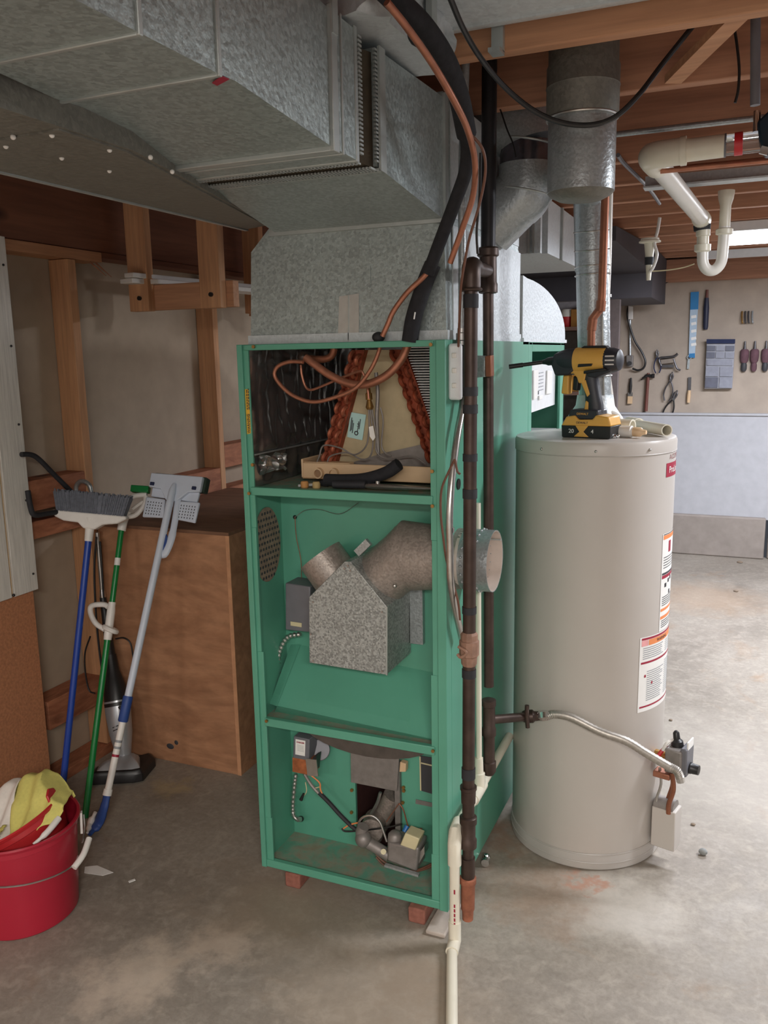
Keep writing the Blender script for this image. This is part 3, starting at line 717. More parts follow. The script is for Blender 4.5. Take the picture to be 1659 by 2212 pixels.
lettering('label_lettering', 'A1', .011, LDARK, sl_, plane_fn(L0+(L1-L0)*.62+(L3-L0)*.45, L3-L0, L0-L1))
# drain pan
dp = B(); box(dp, -1.118, -.67, 2.05, 2.056, 1.17, 1.212); box(dp, -1.118, -.67, 2.056, 2.6, 1.168, 1.174); box(dp, -1.124, -1.118, 2.05, 2.6, 1.17, 1.222)
box(dp, -1.118, -.98, 2.056, 2.09, 1.2, 1.214)
dpo = f('drain_pan', dp, TAN, bev=.002)
for px, m in (((-1.067, 2.049, 1.185), LDARK), ((-1.021, 2.049, 1.186), TAN)):
    p = V(px); f('drain_port', shell(B(), p+V((0, -.012, 0)), p+V((0, .002, 0)), .0145, .004), TAN, dpo)
    f('port_core', cyl(B(), p+V((0, -.004, 0)), p, .0105), plain('port_dark', S(150, 118, 88), .6) if m is LDARK else TAN, dpo)
# copper lines inside
f('suction_stub', tube(B(), [(-0.782, 2.01, 1.532), (-0.803, 2.01, 1.49), (-0.841, 2.01, 1.452), (-0.891, 2.01, 1.429), (-0.944, 2.01, 1.427), (-1.003, 2.01, 1.449), (-1.05, 2.01, 1.479), (-1.077, 2.01, 1.498)], .0105, 12), COPPER)
f('suction_header', tube(B(), [(-1.109, 2.04, 1.503), (-1.076, 2.04, 1.494), (-1.037, 2.04, 1.492), (-1.015, 2.04, 1.501), (-1.006, 2.04, 1.52)], .0095, 12), COPPERD)
f('header_joint', ball(B(), (-1.089, 2.02, 1.498), .016, 8), IRON)
f('liquid_line_loop', tube(B(), [(-0.843, 1.975, 1.544), (-0.851, 1.975, 1.508), (-0.875, 1.975, 1.463), (-0.914, 1.975, 1.421), (-0.967, 1.975, 1.398), (-1.035, 1.975, 1.383), (-1.089, 1.975, 1.395), (-1.127, 1.975, 1.419), (-1.152, 1.975, 1.451), (-1.142, 1.975, 1.475), (-1.106, 1.975, 1.487), (-1.065, 1.975, 1.486)], .0052, 10), COPPER)
f('distributor_feed', tube(B(), [(-1.113, 2.05, 1.478), (-1.111, 2.05, 1.451), (-1.101, 2.05, 1.42), (-1.084, 2.05, 1.411), (-1.045, 2.05, 1.423), (-0.989, 2.05, 1.444), (-0.941, 2.05, 1.459), (-0.928, 2.05, 1.452), (-0.917, 2.05, 1.413), (-0.914, 2.05, 1.387)], .0035, 8), COPPER)
f('distributor_body', stack(B(), (-0.919, 2.06, 1.415), (-0.916, 2.06, 1.358), [(0, .005), (.012, .006), (.014, .009), (.03, .009), (.032, .006), (.05, .011), (.056, .008)], 12), BRASS)
for pts in ([(-0.919, 2.06, 1.362), (-0.92, 2.06, 1.303), (-0.931, 2.06, 1.259), (-0.965, 2.06, 1.237), (-1.006, 2.06, 1.254), (-1.056, 2.06, 1.26), (-1.071, 2.06, 1.23), (-1.08, 2.06, 1.211)],
            [(-0.917, 2.065, 1.362), (-0.911, 2.065, 1.278), (-0.92, 2.065, 1.234), (-0.947, 2.065, 1.225), (-0.988, 2.065, 1.241), (-1.038, 2.065, 1.231), (-1.051, 2.065, 1.211)],
            [(-0.915, 2.07, 1.361), (-0.904, 2.07, 1.29), (-0.904, 2.07, 1.247), (-0.882, 2.07, 1.229), (-0.855, 2.07, 1.229), (-0.802, 2.07, 1.237), (-0.763, 2.07, 1.216)],
            [(-0.894, 2.08, 1.363), (-0.887, 2.08, 1.326), (-0.893, 2.08, 1.264), (-0.883, 2.08, 1.242), (-0.865, 2.08, 1.234)]):
    f('distributor_tube', tube(B(), pts, .0022, 6), GREYC)
f('wire_bundle', tube(B(), [(-0.905, 2.08, 1.455), (-0.901, 2.08, 1.4), (-0.905, 2.08, 1.339), (-0.904, 2.08, 1.277), (-0.902, 2.08, 1.233)], .0055, 8), GREYC)
f('tag', prism(B(), [(-0.914, 2.048, 1.314), (-0.902, 2.048, 1.317), (-0.896, 2.048, 1.286), (-0.903, 2.048, 1.277), (-0.912, 2.048, 1.289)], (0, -.002, 0)), WHT)

# ---- burner compartment
f('heat_shield', loft(B(), [[V((-.92+.21*math.cos(a), 2.083, .487+.10*math.sin(a))) for a in [PI+PI*k/14 for k in range(15)]], [V((-.92+.21*math.cos(a), 1.99, .487+.085*math.sin(a))) for a in [PI+PI*k/14 for k in range(15)]]]), SHIELD)
f('access_plate', prism(B(), [(-1.001, 2.06, 0.378), (-0.849, 2.06, 0.379), (-0.857, 2.06, 0.273), (-1.002, 2.06, 0.273)], (0, .003, 0)), GREYC, bev=.001)
f('panel_edge', bx(-.868, -.852, 2.07, 2.086, .07, .36), GREYC)
jb = f('junction_box', prism(B(), [(-1.159, 2, 0.35), (-1.105, 2, 0.35), (-1.102, 2, 0.417), (-1.153, 2, 0.419)], (0, .05, 0)), GREYBOX, bev=.002)
f('box_label', prism(B(), [(-1.149, 1.999, 0.364), (-1.117, 1.999, 0.364), (-1.114, 1.999, 0.412), (-1.146, 1.999, 0.412)], (0, -.001, 0)), WHT, jb)
lettering('box_lettering', 'DANGER', .0062, LRED, jb, plane_fn((-1.13, 1.997, 0.404), (1, 0, .0), (0, 0, 1)))
b = B()
for k in range(5): beam(b, V((-1.141, 1.998, 0.395))+V((0, 0, -.0042*k)), V((-1.12, 1.998, 0.394))+V((0, 0, -.0042*k)), .0014, .0006)
f('label_print', b, LGREY, jb)
f('round_cover', cyl(B(), (-1.094, 2.045, 0.366), (-1.113, 2.08, 0.346), .031, n=24), GREYBOX, bev=.002)
f('handy_box', prism(B(), [(-1.163, 2, 0.305), (-1.1, 2, 0.305), (-1.099, 2, 0.354), (-1.161, 2, 0.352)], (0, .055, 0)), RUSTBOX, bev=.002)
f('toggle_plate', beam(B(), (-1.09, 1.985, 0.366), (-1.086, 1.985, 0.315), .003, .035), STEEL)
f('receptacle', prism(B(), [(-1.084, 1.985, 0.372), (-1.072, 1.985, 0.38), (-1.08, 1.985, 0.33), (-1.087, 1.985, 0.323)], (0, .03, 0)), BLACKP)
ridged('armored_conduit', [(-1.168, 2.03, 0.283), (-1.175, 2.03, 0.24), (-1.182, 2.03, 0.186), (-1.182, 2.03, 0.149), (-1.17, 2.03, 0.136), (-1.157, 2.03, 0.139)], .0058, STEEL, F)
f('conduit_fitting', ball(B(), (-1.174, 2.06, 0.12), .009, 7), BLACKP)
wires = [([(-1.133, 2.02, 0.295), (-1.112, 2.02, 0.265), (-1.086, 2.02, 0.241), (-1.064, 2.02, 0.226)], .005, GREYC), ([(-1.086, 2.02, 0.245), (-1.053, 2.02, 0.218), (-1.02, 2.02, 0.188), (-0.983, 2.02, 0.159), (-0.962, 2.02, 0.149)], .0065, RUBBER),
         ([(-1.117, 2.02, 0.298), (-1.085, 2.02, 0.277), (-1.082, 2.02, 0.256), (-1.071, 2.02, 0.229)], .0022, LORG), ([(-1.148, 2.02, 0.213), (-1.129, 2.02, 0.239), (-1.131, 2.02, 0.269)], .0016, CREAM), ([(-1.107, 2.02, 0.253), (-1.085, 2.02, 0.263)], .0016, CREAM),
         ([(-1.011, 2.02, 0.146), (-0.991, 2.02, 0.162), (-0.961, 2.02, 0.176)], .0022, LORG), ([(-1.017, 2.02, 0.145), (-1.002, 2.02, 0.139), (-0.939, 2.02, 0.157), (-0.867, 2.02, 0.182), (-0.827, 2.02, 0.2)], .0026, BLACKP),
         ([(-0.834, 2.02, 0.262), (-0.821, 2.02, 0.244), (-0.807, 2.02, 0.197), (-0.789, 2.02, 0.194), (-0.766, 2.02, 0.199)], .002, COPPERD), ([(-0.834, 2.02, 0.262), (-0.859, 2.02, 0.222), (-0.874, 2.02, 0.197)], .0018, LBROWN),
         ([(-0.909, 2.02, 0.088), (-0.883, 2.02, 0.069), (-0.838, 2.02, 0.056), (-0.784, 2.02, 0.067), (-0.731, 2.02, 0.102)], .003, LBROWN), ([(-0.909, 2.02, 0.078), (-0.881, 2.02, 0.058), (-0.826, 2.02, 0.05), (-0.77, 2.02, 0.07), (-0.731, 2.02, 0.096)], .0028, LBROWN)]
for p, r, m in wires: f('wire', tube(B(), p, r, 7), m)
f('wire_nut', cyl(B(), (-1.137, 2, 0.222), (-1.127, 2, 0.244), .0055, .003, 10), BLACKP)
f('pilot_tube', tube(B(), [(-0.956, 2, 0.169), (-0.947, 2, 0.197), (-0.929, 2, 0.214), (-0.906, 2, 0.219), (-0.886, 2, 0.206), (-0.875, 2, 0.179), (-0.865, 2, 0.149)], .0036, 8), STEEL)
f('burner_tube', tube(B(), [(-0.884, 2.1, 0.235), (-0.907, 2.1, 0.183), (-0.938, 2.1, 0.124), (-0.954, 2.1, 0.091)], .03, 16), GALV_R)
f('burner_strap', tube(B(), [(-0.906, 2.055, 0.263), (-0.917, 2.055, 0.227), (-0.94, 2.055, 0.183)], .005, 6), STEEL)
f('air_shutter', cyl(B(), (-0.922, 2.02, 0.158), (-0.938, 2.09, 0.152), .034, n=24), GALV_R)
gvv = f('gas_valve', prism(B(), [(-0.848, 1.955, 0.12), (-0.759, 1.955, 0.106), (-0.751, 1.955, 0.181), (-0.843, 1.955, 0.177)], (0, .07, 0)), GREYC, bev=.006)
f('valve_dome', stack(B(), (-0.833, 1.98, 0.144), (-0.831, 1.98, 0.213), [(0, .02), (.03, .02), (.046, .019), (.054, .012), (.056, .002)], 20), GREYC, gvv)
f('valve_cap', prism(B(), [(-0.805, 1.95, 0.18), (-0.76, 1.95, 0.174), (-0.747, 1.95, 0.212), (-0.789, 1.95, 0.22)], (0, .045, 0)), CREAM, gvv, bev=.003)
f('valve_knob', cyl(B(), (-0.807, 1.99, 0.197), (-0.802, 2, 0.211), .0075, n=14), plain('blue_knob', S(34, 104, 168), .4), gvv)
f('valve_flange', prism(B(), [(-0.767, 1.97, 0.104), (-0.741, 1.97, 0.157), (-0.741, 1.97, 0.18), (-0.764, 1.97, 0.144)], (0, .03, 0)), STEEL, gvv)
f('manifold_pipe', tube(B(), [(-0.853, 1.99, 0.112), (-0.891, 1.99, 0.129), (-0.929, 1.99, 0.144), (-0.94, 1.99, 0.164), (-0.932, 1.99, 0.187)], .0165, 14), GREYC)
f('manifold_elbow', ball(B(), (-0.931, 1.985, 0.151), .024, 10), GREYC)
f('pipe_plug', cyl(B(), (-0.861, 1.965, 0.139), (-0.872, 1.99, 0.121), .008, n=8), CREAM)
f('valve_bracket', beam(B(), (-0.848, 1.945, 0.114), (-0.748, 1.945, 0.107), .012, .006), GALV_PIPE)
rpn = f('rating_plate', prism(B(), [(-0.793, 2.083, 0.384), (-0.751, 2.083, 0.385), (-0.752, 2.083, 0.273), (-0.791, 2.083, 0.277)], (0, -.001, 0)), LDARK)
f('plate_border', beam(B(), (-0.792, 2.081, 0.363), (-0.751, 2.081, 0.361), .004, .001, (0, 1, 0)), CREAM, rpn)
f('plate_border', beam(B(), (-0.793, 2.081, 0.382), (-0.792, 2.081, 0.278), .004, .001, (0, 1, 0)), CREAM, rpn)
f('serial_tag', prism(B(), [(-0.808, 2.083, 0.247), (-0.752, 2.083, 0.246), (-0.752, 2.083, 0.233), (-0.809, 2.083, 0.233)], (0, -.001, 0)), GREYC)
f('relay', prism(B(), [(-0.849, 2.06, 0.334), (-0.829, 2.06, 0.338), (-0.828, 2.06, 0.363), (-0.846, 2.06, 0.366)], (0, .02, 0)), TAN, bev=.002)
for p in [(-1.01, 2.084, 0.236), (-1.013, 2.084, 0.164), (-0.845, 2.084, 0.277), (-0.848, 2.084, 0.229), (-0.844, 2.084, 0.267)]: f('screw', cyl(B(), p, V(p)+V((0, -.006, 0)), .005, n=8), BRASS)

# ---- blower cabinet, right side
b = B(); box(b, X1-.01, X1, 2.74, 2.785, Z0, Z1); box(b, X1-.01, X1, 3.25, Y1, Z0, Z1); box(b, X1-.01, X1, 2.785, 3.25, 1.502, Z1); box(b, X1-.01, X1, 2.785, 3.25, Z0, .55)
f('blower_side_frame', b, GREEN, bev=.002)
f('blower_partition', bx(X0+.01, X1-.3, 2.76, 3.3, .55, .56), GREEN)
f('blower_back', bx(X1-.32, X1-.31, 2.745, Y1-.01, .55, Z1-.01), GREEN)
cp = f('control_panel', prism(B(), [(-0.672, 2.807, 1.457), (-0.672, 3.269, 1.469), (-0.672, 3.25, 1.302), (-0.672, 2.816, 1.297)], (-.02, 0, 0)), ENAMW)
for q in ([(-0.671, 2.87, 1.44), (-0.671, 2.939, 1.44), (-0.671, 2.931, 1.343), (-0.671, 2.876, 1.34)], [(-0.671, 3.088, 1.435), (-0.671, 3.167, 1.43), (-0.671, 3.158, 1.348), (-0.671, 3.079, 1.349)], [(-0.671, 2.96, 1.35), (-0.671, 3.018, 1.35), (-0.671, 3.004, 1.336), (-0.671, 2.961, 1.335)]):
    f('relief_block', prism(B(), q, (.006, 0, 0)), WHT, cp, bev=.002)
for q in ([(-0.671, 2.923, 1.366), (-0.671, 2.966, 1.367), (-0.671, 2.966, 1.354), (-0.671, 2.924, 1.355)], [(-0.671, 3.121, 1.409), (-0.671, 3.161, 1.411), (-0.671, 3.162, 1.396), (-0.671, 3.122, 1.394)]):
    f('diagram_mark', prism(B(), q, (.002, 0, 0)), LDARK, cp)
b = B()
for k in range(6): beam(b, V((-0.67, 2.972, 1.428))+V((0, 0, -.012*k)), V((-0.67, 3.038, 1.429))+V((0, 0, -.012*k)), .0025, .001, (1, 0, 0))
f('panel_print', b, LGREY, cp)
f('cabinet_sill', bx(X1-.3, X1-.012, 2.79, 3.25, 1.2, 1.212), ENAMW)
# rounded return boot on top of the blower cabinet
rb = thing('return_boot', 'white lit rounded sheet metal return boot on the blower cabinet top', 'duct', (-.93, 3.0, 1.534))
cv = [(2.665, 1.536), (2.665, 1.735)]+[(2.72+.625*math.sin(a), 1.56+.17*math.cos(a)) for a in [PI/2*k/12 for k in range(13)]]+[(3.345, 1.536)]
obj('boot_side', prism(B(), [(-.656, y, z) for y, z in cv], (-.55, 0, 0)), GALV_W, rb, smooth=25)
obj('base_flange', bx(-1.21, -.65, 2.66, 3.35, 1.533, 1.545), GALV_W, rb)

# ---- electrical on the right side panel
sb = thing('disconnect_switch', 'white switch box on the right side of the furnace top', 'switch box', (-.63, 1.97, 1.40))
obj('box_body', bx(-.652, -.612, 1.94, 2.03, 1.395, 1.52), IRONT, sb, bev=.003)
obj('cover_plate', bx(-.653, -.619, 1.925, 1.941, 1.392, 1.524), ENAMW, sb, bev=.007)
for z in (1.42, 1.455, 1.49): obj('toggle', bx(-.642, -.63, 1.921, 1.927, z, z+.012), WHITEP, sb, bev=.002)
ec = thing('thinwall_conduit', 'thin grey conduit rising from the switch box past the plenum corner', 'conduit', (-.635, 1.975, 1.52))
obj('pipe', tube(B(), [(-.636, 1.985, 1.52), (-.636, 1.985, 1.9), (-.62, 1.985, 2.34)], .0095, 12, 0), GALV_PIPE, ec)
obj('connector', stack(B(), (-.636, 1.985, 1.518), (-.636, 1.985, 1.56), [(0, .013), (.012, .013), (.014, .015), (.03, .015), (.032, .012), (.042, .012)], 14), STEEL, ec)
bxo = thing('junction_plate', 'small steel junction box with copper coloured face behind the gas pipes', 'junction box', (-.62, 2.1, 1.42))
obj('box_body', prism(B(), [(-0.633, 2.09, 1.495), (-0.609, 2.09, 1.493), (-0.609, 2.09, 1.441), (-0.633, 2.09, 1.439)], (0, .03, 0)), GALV_PIPE, bxo, bev=.002)
obj('face', prism(B(), [(-0.61, 2.088, 1.493), (-0.594, 2.088, 1.495), (-0.593, 2.088, 1.442), (-0.608, 2.088, 1.441)], (0, .03, 0)), COPPERD, bxo, bev=.002)
fc = thing('flexible_cable', 'silver armoured cable bending along the right side of the furnace', 'cable', (-.63, 2.0, .75))
obj('sheath', tube(B(), [(-0.63, 1.979, 1.405), (-0.63, 1.964, 1.367), (-0.63, 1.928, 1.309), (-0.63, 1.899, 1.245), (-0.63, 1.878, 1.182), (-0.63, 1.867, 1.117), (-0.63, 1.869, 1.038), (-0.63, 1.872, 0.969), (-0.63, 1.896, 0.904), (-0.63, 1.932, 0.84), (-0.63, 1.962, 0.788)], .0088, 12), STEEL, fc)
obj('coupling', stack(B(), (-0.63, 1.87, 1.083), (-0.63, 1.87, 1.105), [(0, .0105), (.012, .0105)], 14), STEEL, fc)
tc = thing('thermostat_cable', 'thin brown cable looping down beside the furnace post', 'cable', (-.62, 1.95, .7))
obj('sheath', tube(B(), [(-0.622, 1.885, 1.256), (-0.641, 1.885, 1.219), (-0.656, 1.885, 1.18), (-0.658, 1.885, 1.123), (-0.652, 1.885, 1.067), (-0.644, 1.885, 1.01), (-0.629, 1.885, 0.96), (-0.615, 1.885, 0.909), (-0.61, 1.885, 0.863)], .0028, 6), LBROWN, tc)
obj('sheath', tube(B(), [(-0.622, 1.885, 1.256), (-0.616, 1.885, 1.228), (-0.609, 1.885, 1.221)], .0028, 6), LBROWN, tc)
kn = B()
for p in [(-0.651, 1.999, 1.179)]: cyl(kn, p, V(p)+V((.002, 0, 0)), .014, n=16)
f('knockout_hole', kn, BLACKP)

# bricks under the furnace
for loc, lab in (((-1.122, 1.995, 0), 'red brick under the front left corner of the furnace'), ((-.736, 1.98, 0), 'red brick under the front right corner of the furnace')):
    bm = box(B(), loc[0]-.024, loc[0]+.024, loc[1]-.09, loc[1]+.11, 0, .044)
    o = obj('brick', bm, BRICKM, None, bev=.004); tag(o, lab, 'brick', 'bricks under the furnace')
o = obj('mortar_pad', bx(-.70, -.645, 1.86, 2.0, 0, .012), plain('pale_mortar', S(182, 170, 160), .9, 0, .1), None, bev=.004); tag(o, 'pale mortar slab beside the right brick under the furnace', 'mortar')

# loose things on the coil shelf
fs = thing('foam_sleeve', 'piece of black foam pipe insulation lying across the drain pan', 'pipe insulation', (-.93, 1.98, 1.158))
obj('sleeve', tube(B(), [(-1.015, 1.985, 1.177), (-.96, 1.985, 1.178), (-.90, 1.985, 1.184), (-.84, 1.985, 1.203), (-.805, 1.985, 1.226)], .0165, 14, 6), FOAM, fs)
obj('torn_end', tube(B(), [(-1.01, 1.985, 1.170), (-1.045, 1.98, 1.165)], [.012, .003], 8, 4), FOAM, fs)
sn = thing('tin_snips', 'tin snips with black grips and chrome jaws on the furnace shelf', 'tool', (-.83, 1.95, 1.158))
obj('grip', tube(B(), [(-.975, 1.95, 1.172), (-.93, 1.952, 1.173), (-.885, 1.955, 1.174)], .0105, 12), RUBBER, sn)
obj('grip', tube(B(), [(-.96, 1.985, 1.168), (-.92, 1.984, 1.17), (-.875, 1.972, 1.172)], .0095, 12), RUBBER, sn)
obj('jaw', loft(B(), [circ(V((x, 1.956, 1.171)), V((0, 1, 0)), V((0, 0, 1)), r, 10, r*.6) for x, r in ((-.89, .008), (-.86, .012), (-.80, .011), (-.74, .008), (-.705, .003))]), STEEL, sn)
obj('jaw', loft(B(), [circ(V((x, 1.976, 1.168)), V((0, 1, 0)), V((0, 0, 1)), r, 10, r*.6) for x, r in ((-.88, .007), (-.85, .010), (-.79, .010), (-.73, .006), (-.705, .002))]), STEEL, sn)
obj('pivot', cyl(B(), (-.855, 1.962, 1.176), (-.855, 1.962, 1.184), .006), STEEL, sn)
for x, lab in ((-1.063, 'orange wooden plug on the furnace shelf, left one'), (-1.028, 'pale wooden plug on the furnace shelf, nearest the foam')):
    o = obj('plug', vlathe(B(), x, 1.955, [(.008, 1.157), (.0105, 1.16), (.0105, 1.172), (.008, 1.176)], 14), plain('orange_plug', S(196, 142, 84), .8) if x < -1.05 else plain('pale_plug', S(186, 160, 108), .8)); tag(o, lab, 'plug', 'plugs on the shelf')
o = obj('foil_scrap', beam(beam(B(), (-1.09, 1.97, 1.161), (-1.04, 1.99, 1.164), .012, .006), (-1.03, 2.0, 1.162), (-1.0, 1.99, 1.165), .01, .006), TAPE); tag(o, 'torn strip of foil lying on the furnace shelf', 'foil scrap')

# ================================================================ WATER HEATER
HX, HY, HR = -.4016, 2.521, .2275
H = thing('water_heater', 'tall beige gas water heater standing beside the green furnace', 'water heater', (HX, HY, 0))
h = lambda n, b, m, p=None, **k: obj(n, b, m, p or H, **k)
h('base_ring', vlathe(B(), HX, HY, [(HR-.004, 0), (HR+.002, .004), (HR+.002, .045), (HR-.001, .05)], 72), TANKD)
h('jacket', vlathe(B(), HX, HY, [(HR-.001, .05), (HR, .053), (HR, 1.225)], 72), TANK)
h('top_cap', vlathe(B(), HX, HY, [(HR+.0025, 1.222), (HR+.0025, 1.25), (HR-.001, 1.258), (HR-.012, 1.261), (.05, 1.264), (.01, 1.264)], 72), TANK)
h('base_seam', ring(B(), (HX, HY, .05), (0, 0, 1), HR+.0005, .0024, 72, 6), TANKD)
h('base_seam', ring(B(), (HX, HY, .024), (0, 0, 1), HR+.002, .0022, 72, 6), TANKD)
h('cap_seam', ring(B(), (HX, HY, 1.222), (0, 0, 1), HR+.001, .0022, 72, 6), TANKD)
def hp(a, z, r=HR+.0008): return V((HX+r*math.cos(R(a)), HY+r*math.sin(R(a)), z))
for a in (-119, -80, -42): h('rim_screw', ball(B(), hp(a, 1.236, HR+.003), .004, 6), STEEL)
def patch(name, a0, a1, z0, z1, m, r=.0008, parent=None, **k):
    n = max(2, int(abs(a1-a0)/3))
    return h(name, sheet(B(), lambda u, v: hp(a0+(a1-a0)*u, z0+(z1-z0)*v, HR+r), n, 1), m, parent, **k)
def wrap(name, s, size, m, a, z, r=.0014, align='LEFT', parent=None):
    return lettering(name, s, size, m, parent or H, lambda x, y, zz: hp(a+math.degrees(x/HR), z+y, HR+r+zz*.2), align, .0002)
lw = patch('warning_label', -43.5, 24, .482, .706, WHT)
patch('red_band', -42, 22, .697, .703, LRED, .0012, lw); patch('orange_band', -35, 22, .679, .696, LORG, .0012, lw); patch('pink_block', -42, -35.5, .679, .696, plain('label_pink', S(226, 160, 160), .5), .0012, lw)
wrap('warning_lettering', 'WARNING', .013, LDARK, -26, .687, .0016, 'LEFT', lw)
patch('red_band', -42, 22, .626, .632, LRED, .0012, lw); patch('red_band', -42, 22, .494, .499, LRED, .0012, lw)
b = B(); rng = random.Random(3)
def lines(a0, a1, z1, z0, step=.0062):
    z = z1
    while z > z0:
        e = a1-rng.random()*6; n = 4
        sheet(b, lambda u, v: hp(a0+(e-a0)*u, z+.0024*v, HR+.0013), n, 1); z -= step
lines(-40.5, -15, .671, .636); lines(-36, -14, .600, .508); lines(-12, 12, .671, .636); lines(-12, 12, .61, .51)
h('fine_print', b, LGREY, lw, stuff=True)
for a, z in ((-38.5, .585), (-31, .56)): h('red_mark', sheet(B(), lambda u, v: hp(a+1.6*u, z+.008*v, HR+.0014), 2, 1), LRED, lw)
lu = patch('safety_label', -23.5, 10, .708, .993, WHT)
patch('orange_band', -22.5, 9, .976, .988, LORG, .0012, lu); patch('dark_line', -22.5, 9, .989, .9915, LDARK, .0012, lu)
patch('red_figure', -13, -8, .935, .968, LRED, .0012, lu)
patch('red_band', -22.5, 9, .862, .872, LRED, .0012, lu); patch('dark_line', -22.5, 9, .873, .879, LDARK, .0012, lu)
patch('orange_band', -22.5, 9, .766, .774, LORG, .0012, lu); patch('orange_band', -22.5, 9, .743, .752, LORG, .0012, lu)
b = B(); lines(-21, 6, .922, .885, .0075); lines(-21, 6, .806, .78, .006); lines(-21, 6, .736, .715, .006); h('fine_print', b, LDARK, lu, stuff=True)
for a, z in ((-18, .835), (-12, .845), (-9, .81), (-7, .85)): patch('dark_pictogram', a, a+3.5, z, z+.012, LDARK, .0013, lu)
lo = patch('brand_label', -22.5, 24, 1.153, 1.192, LRED)
wrap('brand_lettering', 'ProLine', .026, WHT, -18.5, 1.172, .0012, 'LEFT', lo)
wrap('maker_lettering', 'A.O.SMITH', .02, plain('faded_red_print', S(150, 96, 96), .5), -18, 1.208)
# gas control on the right front
ga = R(-15)
gd = V((math.cos(ga), math.sin(ga), 0)); gt = V((-math.sin(ga), math.cos(ga), 0)); gp = V((HX, HY, 0))+gd*HR
def gbox(o, t, z, w, d, hh): return obox(B(), gp+gd*o+gt*t+V((0, 0, z)), gd*d/2, gt*w/2, V((0, 0, hh/2)))
gvl = h('gas_control', gbox(.062, -.02, .335, .07, .05, .075), GREYC, bev=.006)
h('control_face', gbox(.09, -.02, .338, .06, .02, .085), GREYBOX, gvl, bev=.004)
h('control_stem', cyl(B(), gp+gd*-.002+gt*-.02+V((0, 0, .33)), gp+gd*.04+gt*-.02+V((0, 0, .33)), .014), BRASS, gvl)
h('temperature_knob', stack(B(), gp+gd*.098+gt*-.02+V((0, 0, .315)), gp+gd*.13+gt*-.02+V((0, 0, .315)), [(0, .016), (.006, .017), (.008, .0155), (.028, .014), (.03, .004)], 18), BLACKP, gvl)
h('igniter_button', stack(B(), gp+gd*.062+gt*-.02+V((0, 0, .372)), gp+gd*.055+gt*-.02+V((0, 0, .42)), [(0, .018), (.015, .017), (.022, .01), (.04, .009), (.046, .004)], 14), BLACKP, gvl)
h('sticker', gbox(.098, -.02, .385, .045, .004, .03), WHT, gvl)
h('red_lead', tube(B(), [gp+gd*.012+gt*-.05+V((0, 0, .32)), gp+gd*.02+gt*-.045+V((0, 0, .345)), gp+gd*.035+gt*-.03+V((0, 0, .37))], .006, 8), REDP, gvl)
h('white_lead', tube(B(), [gp+gd*.03+gt*-.05+V((0, 0, .36)), gp+gd*.04+gt*-.04+V((0, 0, .385)), gp+gd*.055+gt*-.02+V((0, 0, .39))], .005, 8), WHITEP, gvl)
h('copper_fitting', gbox(.03, -.035, .283, .04, .05, .018), COPPER, gvl, bev=.003)
for t, o in ((-.04, .02), (-.02, .045), (-.05, .06)):
    h('burner_line', tube(B(), [gp+gd*o+gt*t+V((0, 0, .30)), gp+gd*(o+.006)+gt*t+V((0, 0, .25)), gp+gd*(o-.005)+gt*t+V((0, 0, .20)), gp+gd*(o-.005)+gt*t+V((0, 0, .17))], .004 if t > -.05 else .007, 8), COPPERD if o > .03 else STEEL)
bc = h('burner_cover', gbox(.04, -.022, .115, .055, .07, .125), TANK, bev=.003)
h('cover_arch', cyl(B(), gp+gd*.008+gt*-.022+V((0, 0, .176)), gp+gd*.066+gt*-.022+V((0, 0, .176)), .026, n=24), GREYC, bc)
h('drain_nipple', cyl(B(), hp(-12, .10), hp(-12, .10, HR+.02), .012), BRASS)

# flexible gas connector
fx = thing('gas_connector', 'corrugated stainless gas hose running across the front of the heater', 'hose', (-.35, 2.25, .3))
P = smoothpts([(-0.478, 2.262, 0.476), (-0.449, 2.262, 0.488), (-0.403, 2.262, 0.485), (-0.332, 2.262, 0.459), (-0.256, 2.262, 0.438), (-0.199, 2.262, 0.406), (-0.144, 2.262, 0.376), (-0.119, 2.262, 0.363), (-0.109, 2.262, 0.344)], 12)
P = [p+V((0, .0+.02*max(0, (p.x+.30)/.14), 0)) for p in P]
obj('braid', tube(B(), P, [(.0125 if i % 2 else .0114) for i in range(len(P))], 12, 0), BRAID, fx)
obj('end_nut', stack(B(), (-0.502, 2.262, 0.474), (-0.462, 2.262, 0.484), [(0, .013), (.012, .015), (.02, .016), (.03, .0145), (.036, .0135)], 6), CHROME, fx)
obj('end_nut', cyl(B(), P[-3], P[-1]+V((.002, 0, -.012)), .0115, n=8), CHROME, fx)

# copper water lines at the back of the heater top
cw = thing('copper_riser', 'copper water pipe with an offset rising behind the cordless drill', 'pipe', (-.41, 2.47, 1.26))
obj('pipe', tube(B(), [(-0.378, 2.44, 1.916), (-0.379, 2.44, 1.795), (-0.38, 2.44, 1.648), (-0.382, 2.44, 1.616), (-0.405, 2.44, 1.587), (-0.406, 2.44, 1.555), (-0.405, 2.44, 1.447), (-0.401, 2.44, 1.311)], .0112, 14, 0), COPPERD, cw)
for a, b_ in (((1299, 655), (1299, 668)), ((1279, 692), (1277, 714))): obj('fitting', cyl(B(), (-0.381, 2.44, 1.636) if a[0] == 1299 else (-0.403, 2.44, 1.587), (-0.383, 2.44, 1.608) if a[0] == 1299 else (-0.406, 2.44, 1.557), .0135), COPPERD, cw)
ww = thing('white_riser', 'pale plastic water pipe rising just right of the copper riser', 'pipe', (-.37, 2.56, 1.26))
obj('pipe', tube(B(), [(-0.384, 2.56, 1.943), (-0.383, 2.56, 1.757), (-0.384, 2.56, 1.655), (-0.378, 2.56, 1.444), (-0.36, 2.56, 1.337)], .0085, 14, 0), PVCW, ww)
obj('clip', cyl(B(), (-0.382, 2.56, 1.66), (-0.382, 2.56, 1.652), .011), STEEL, ww)
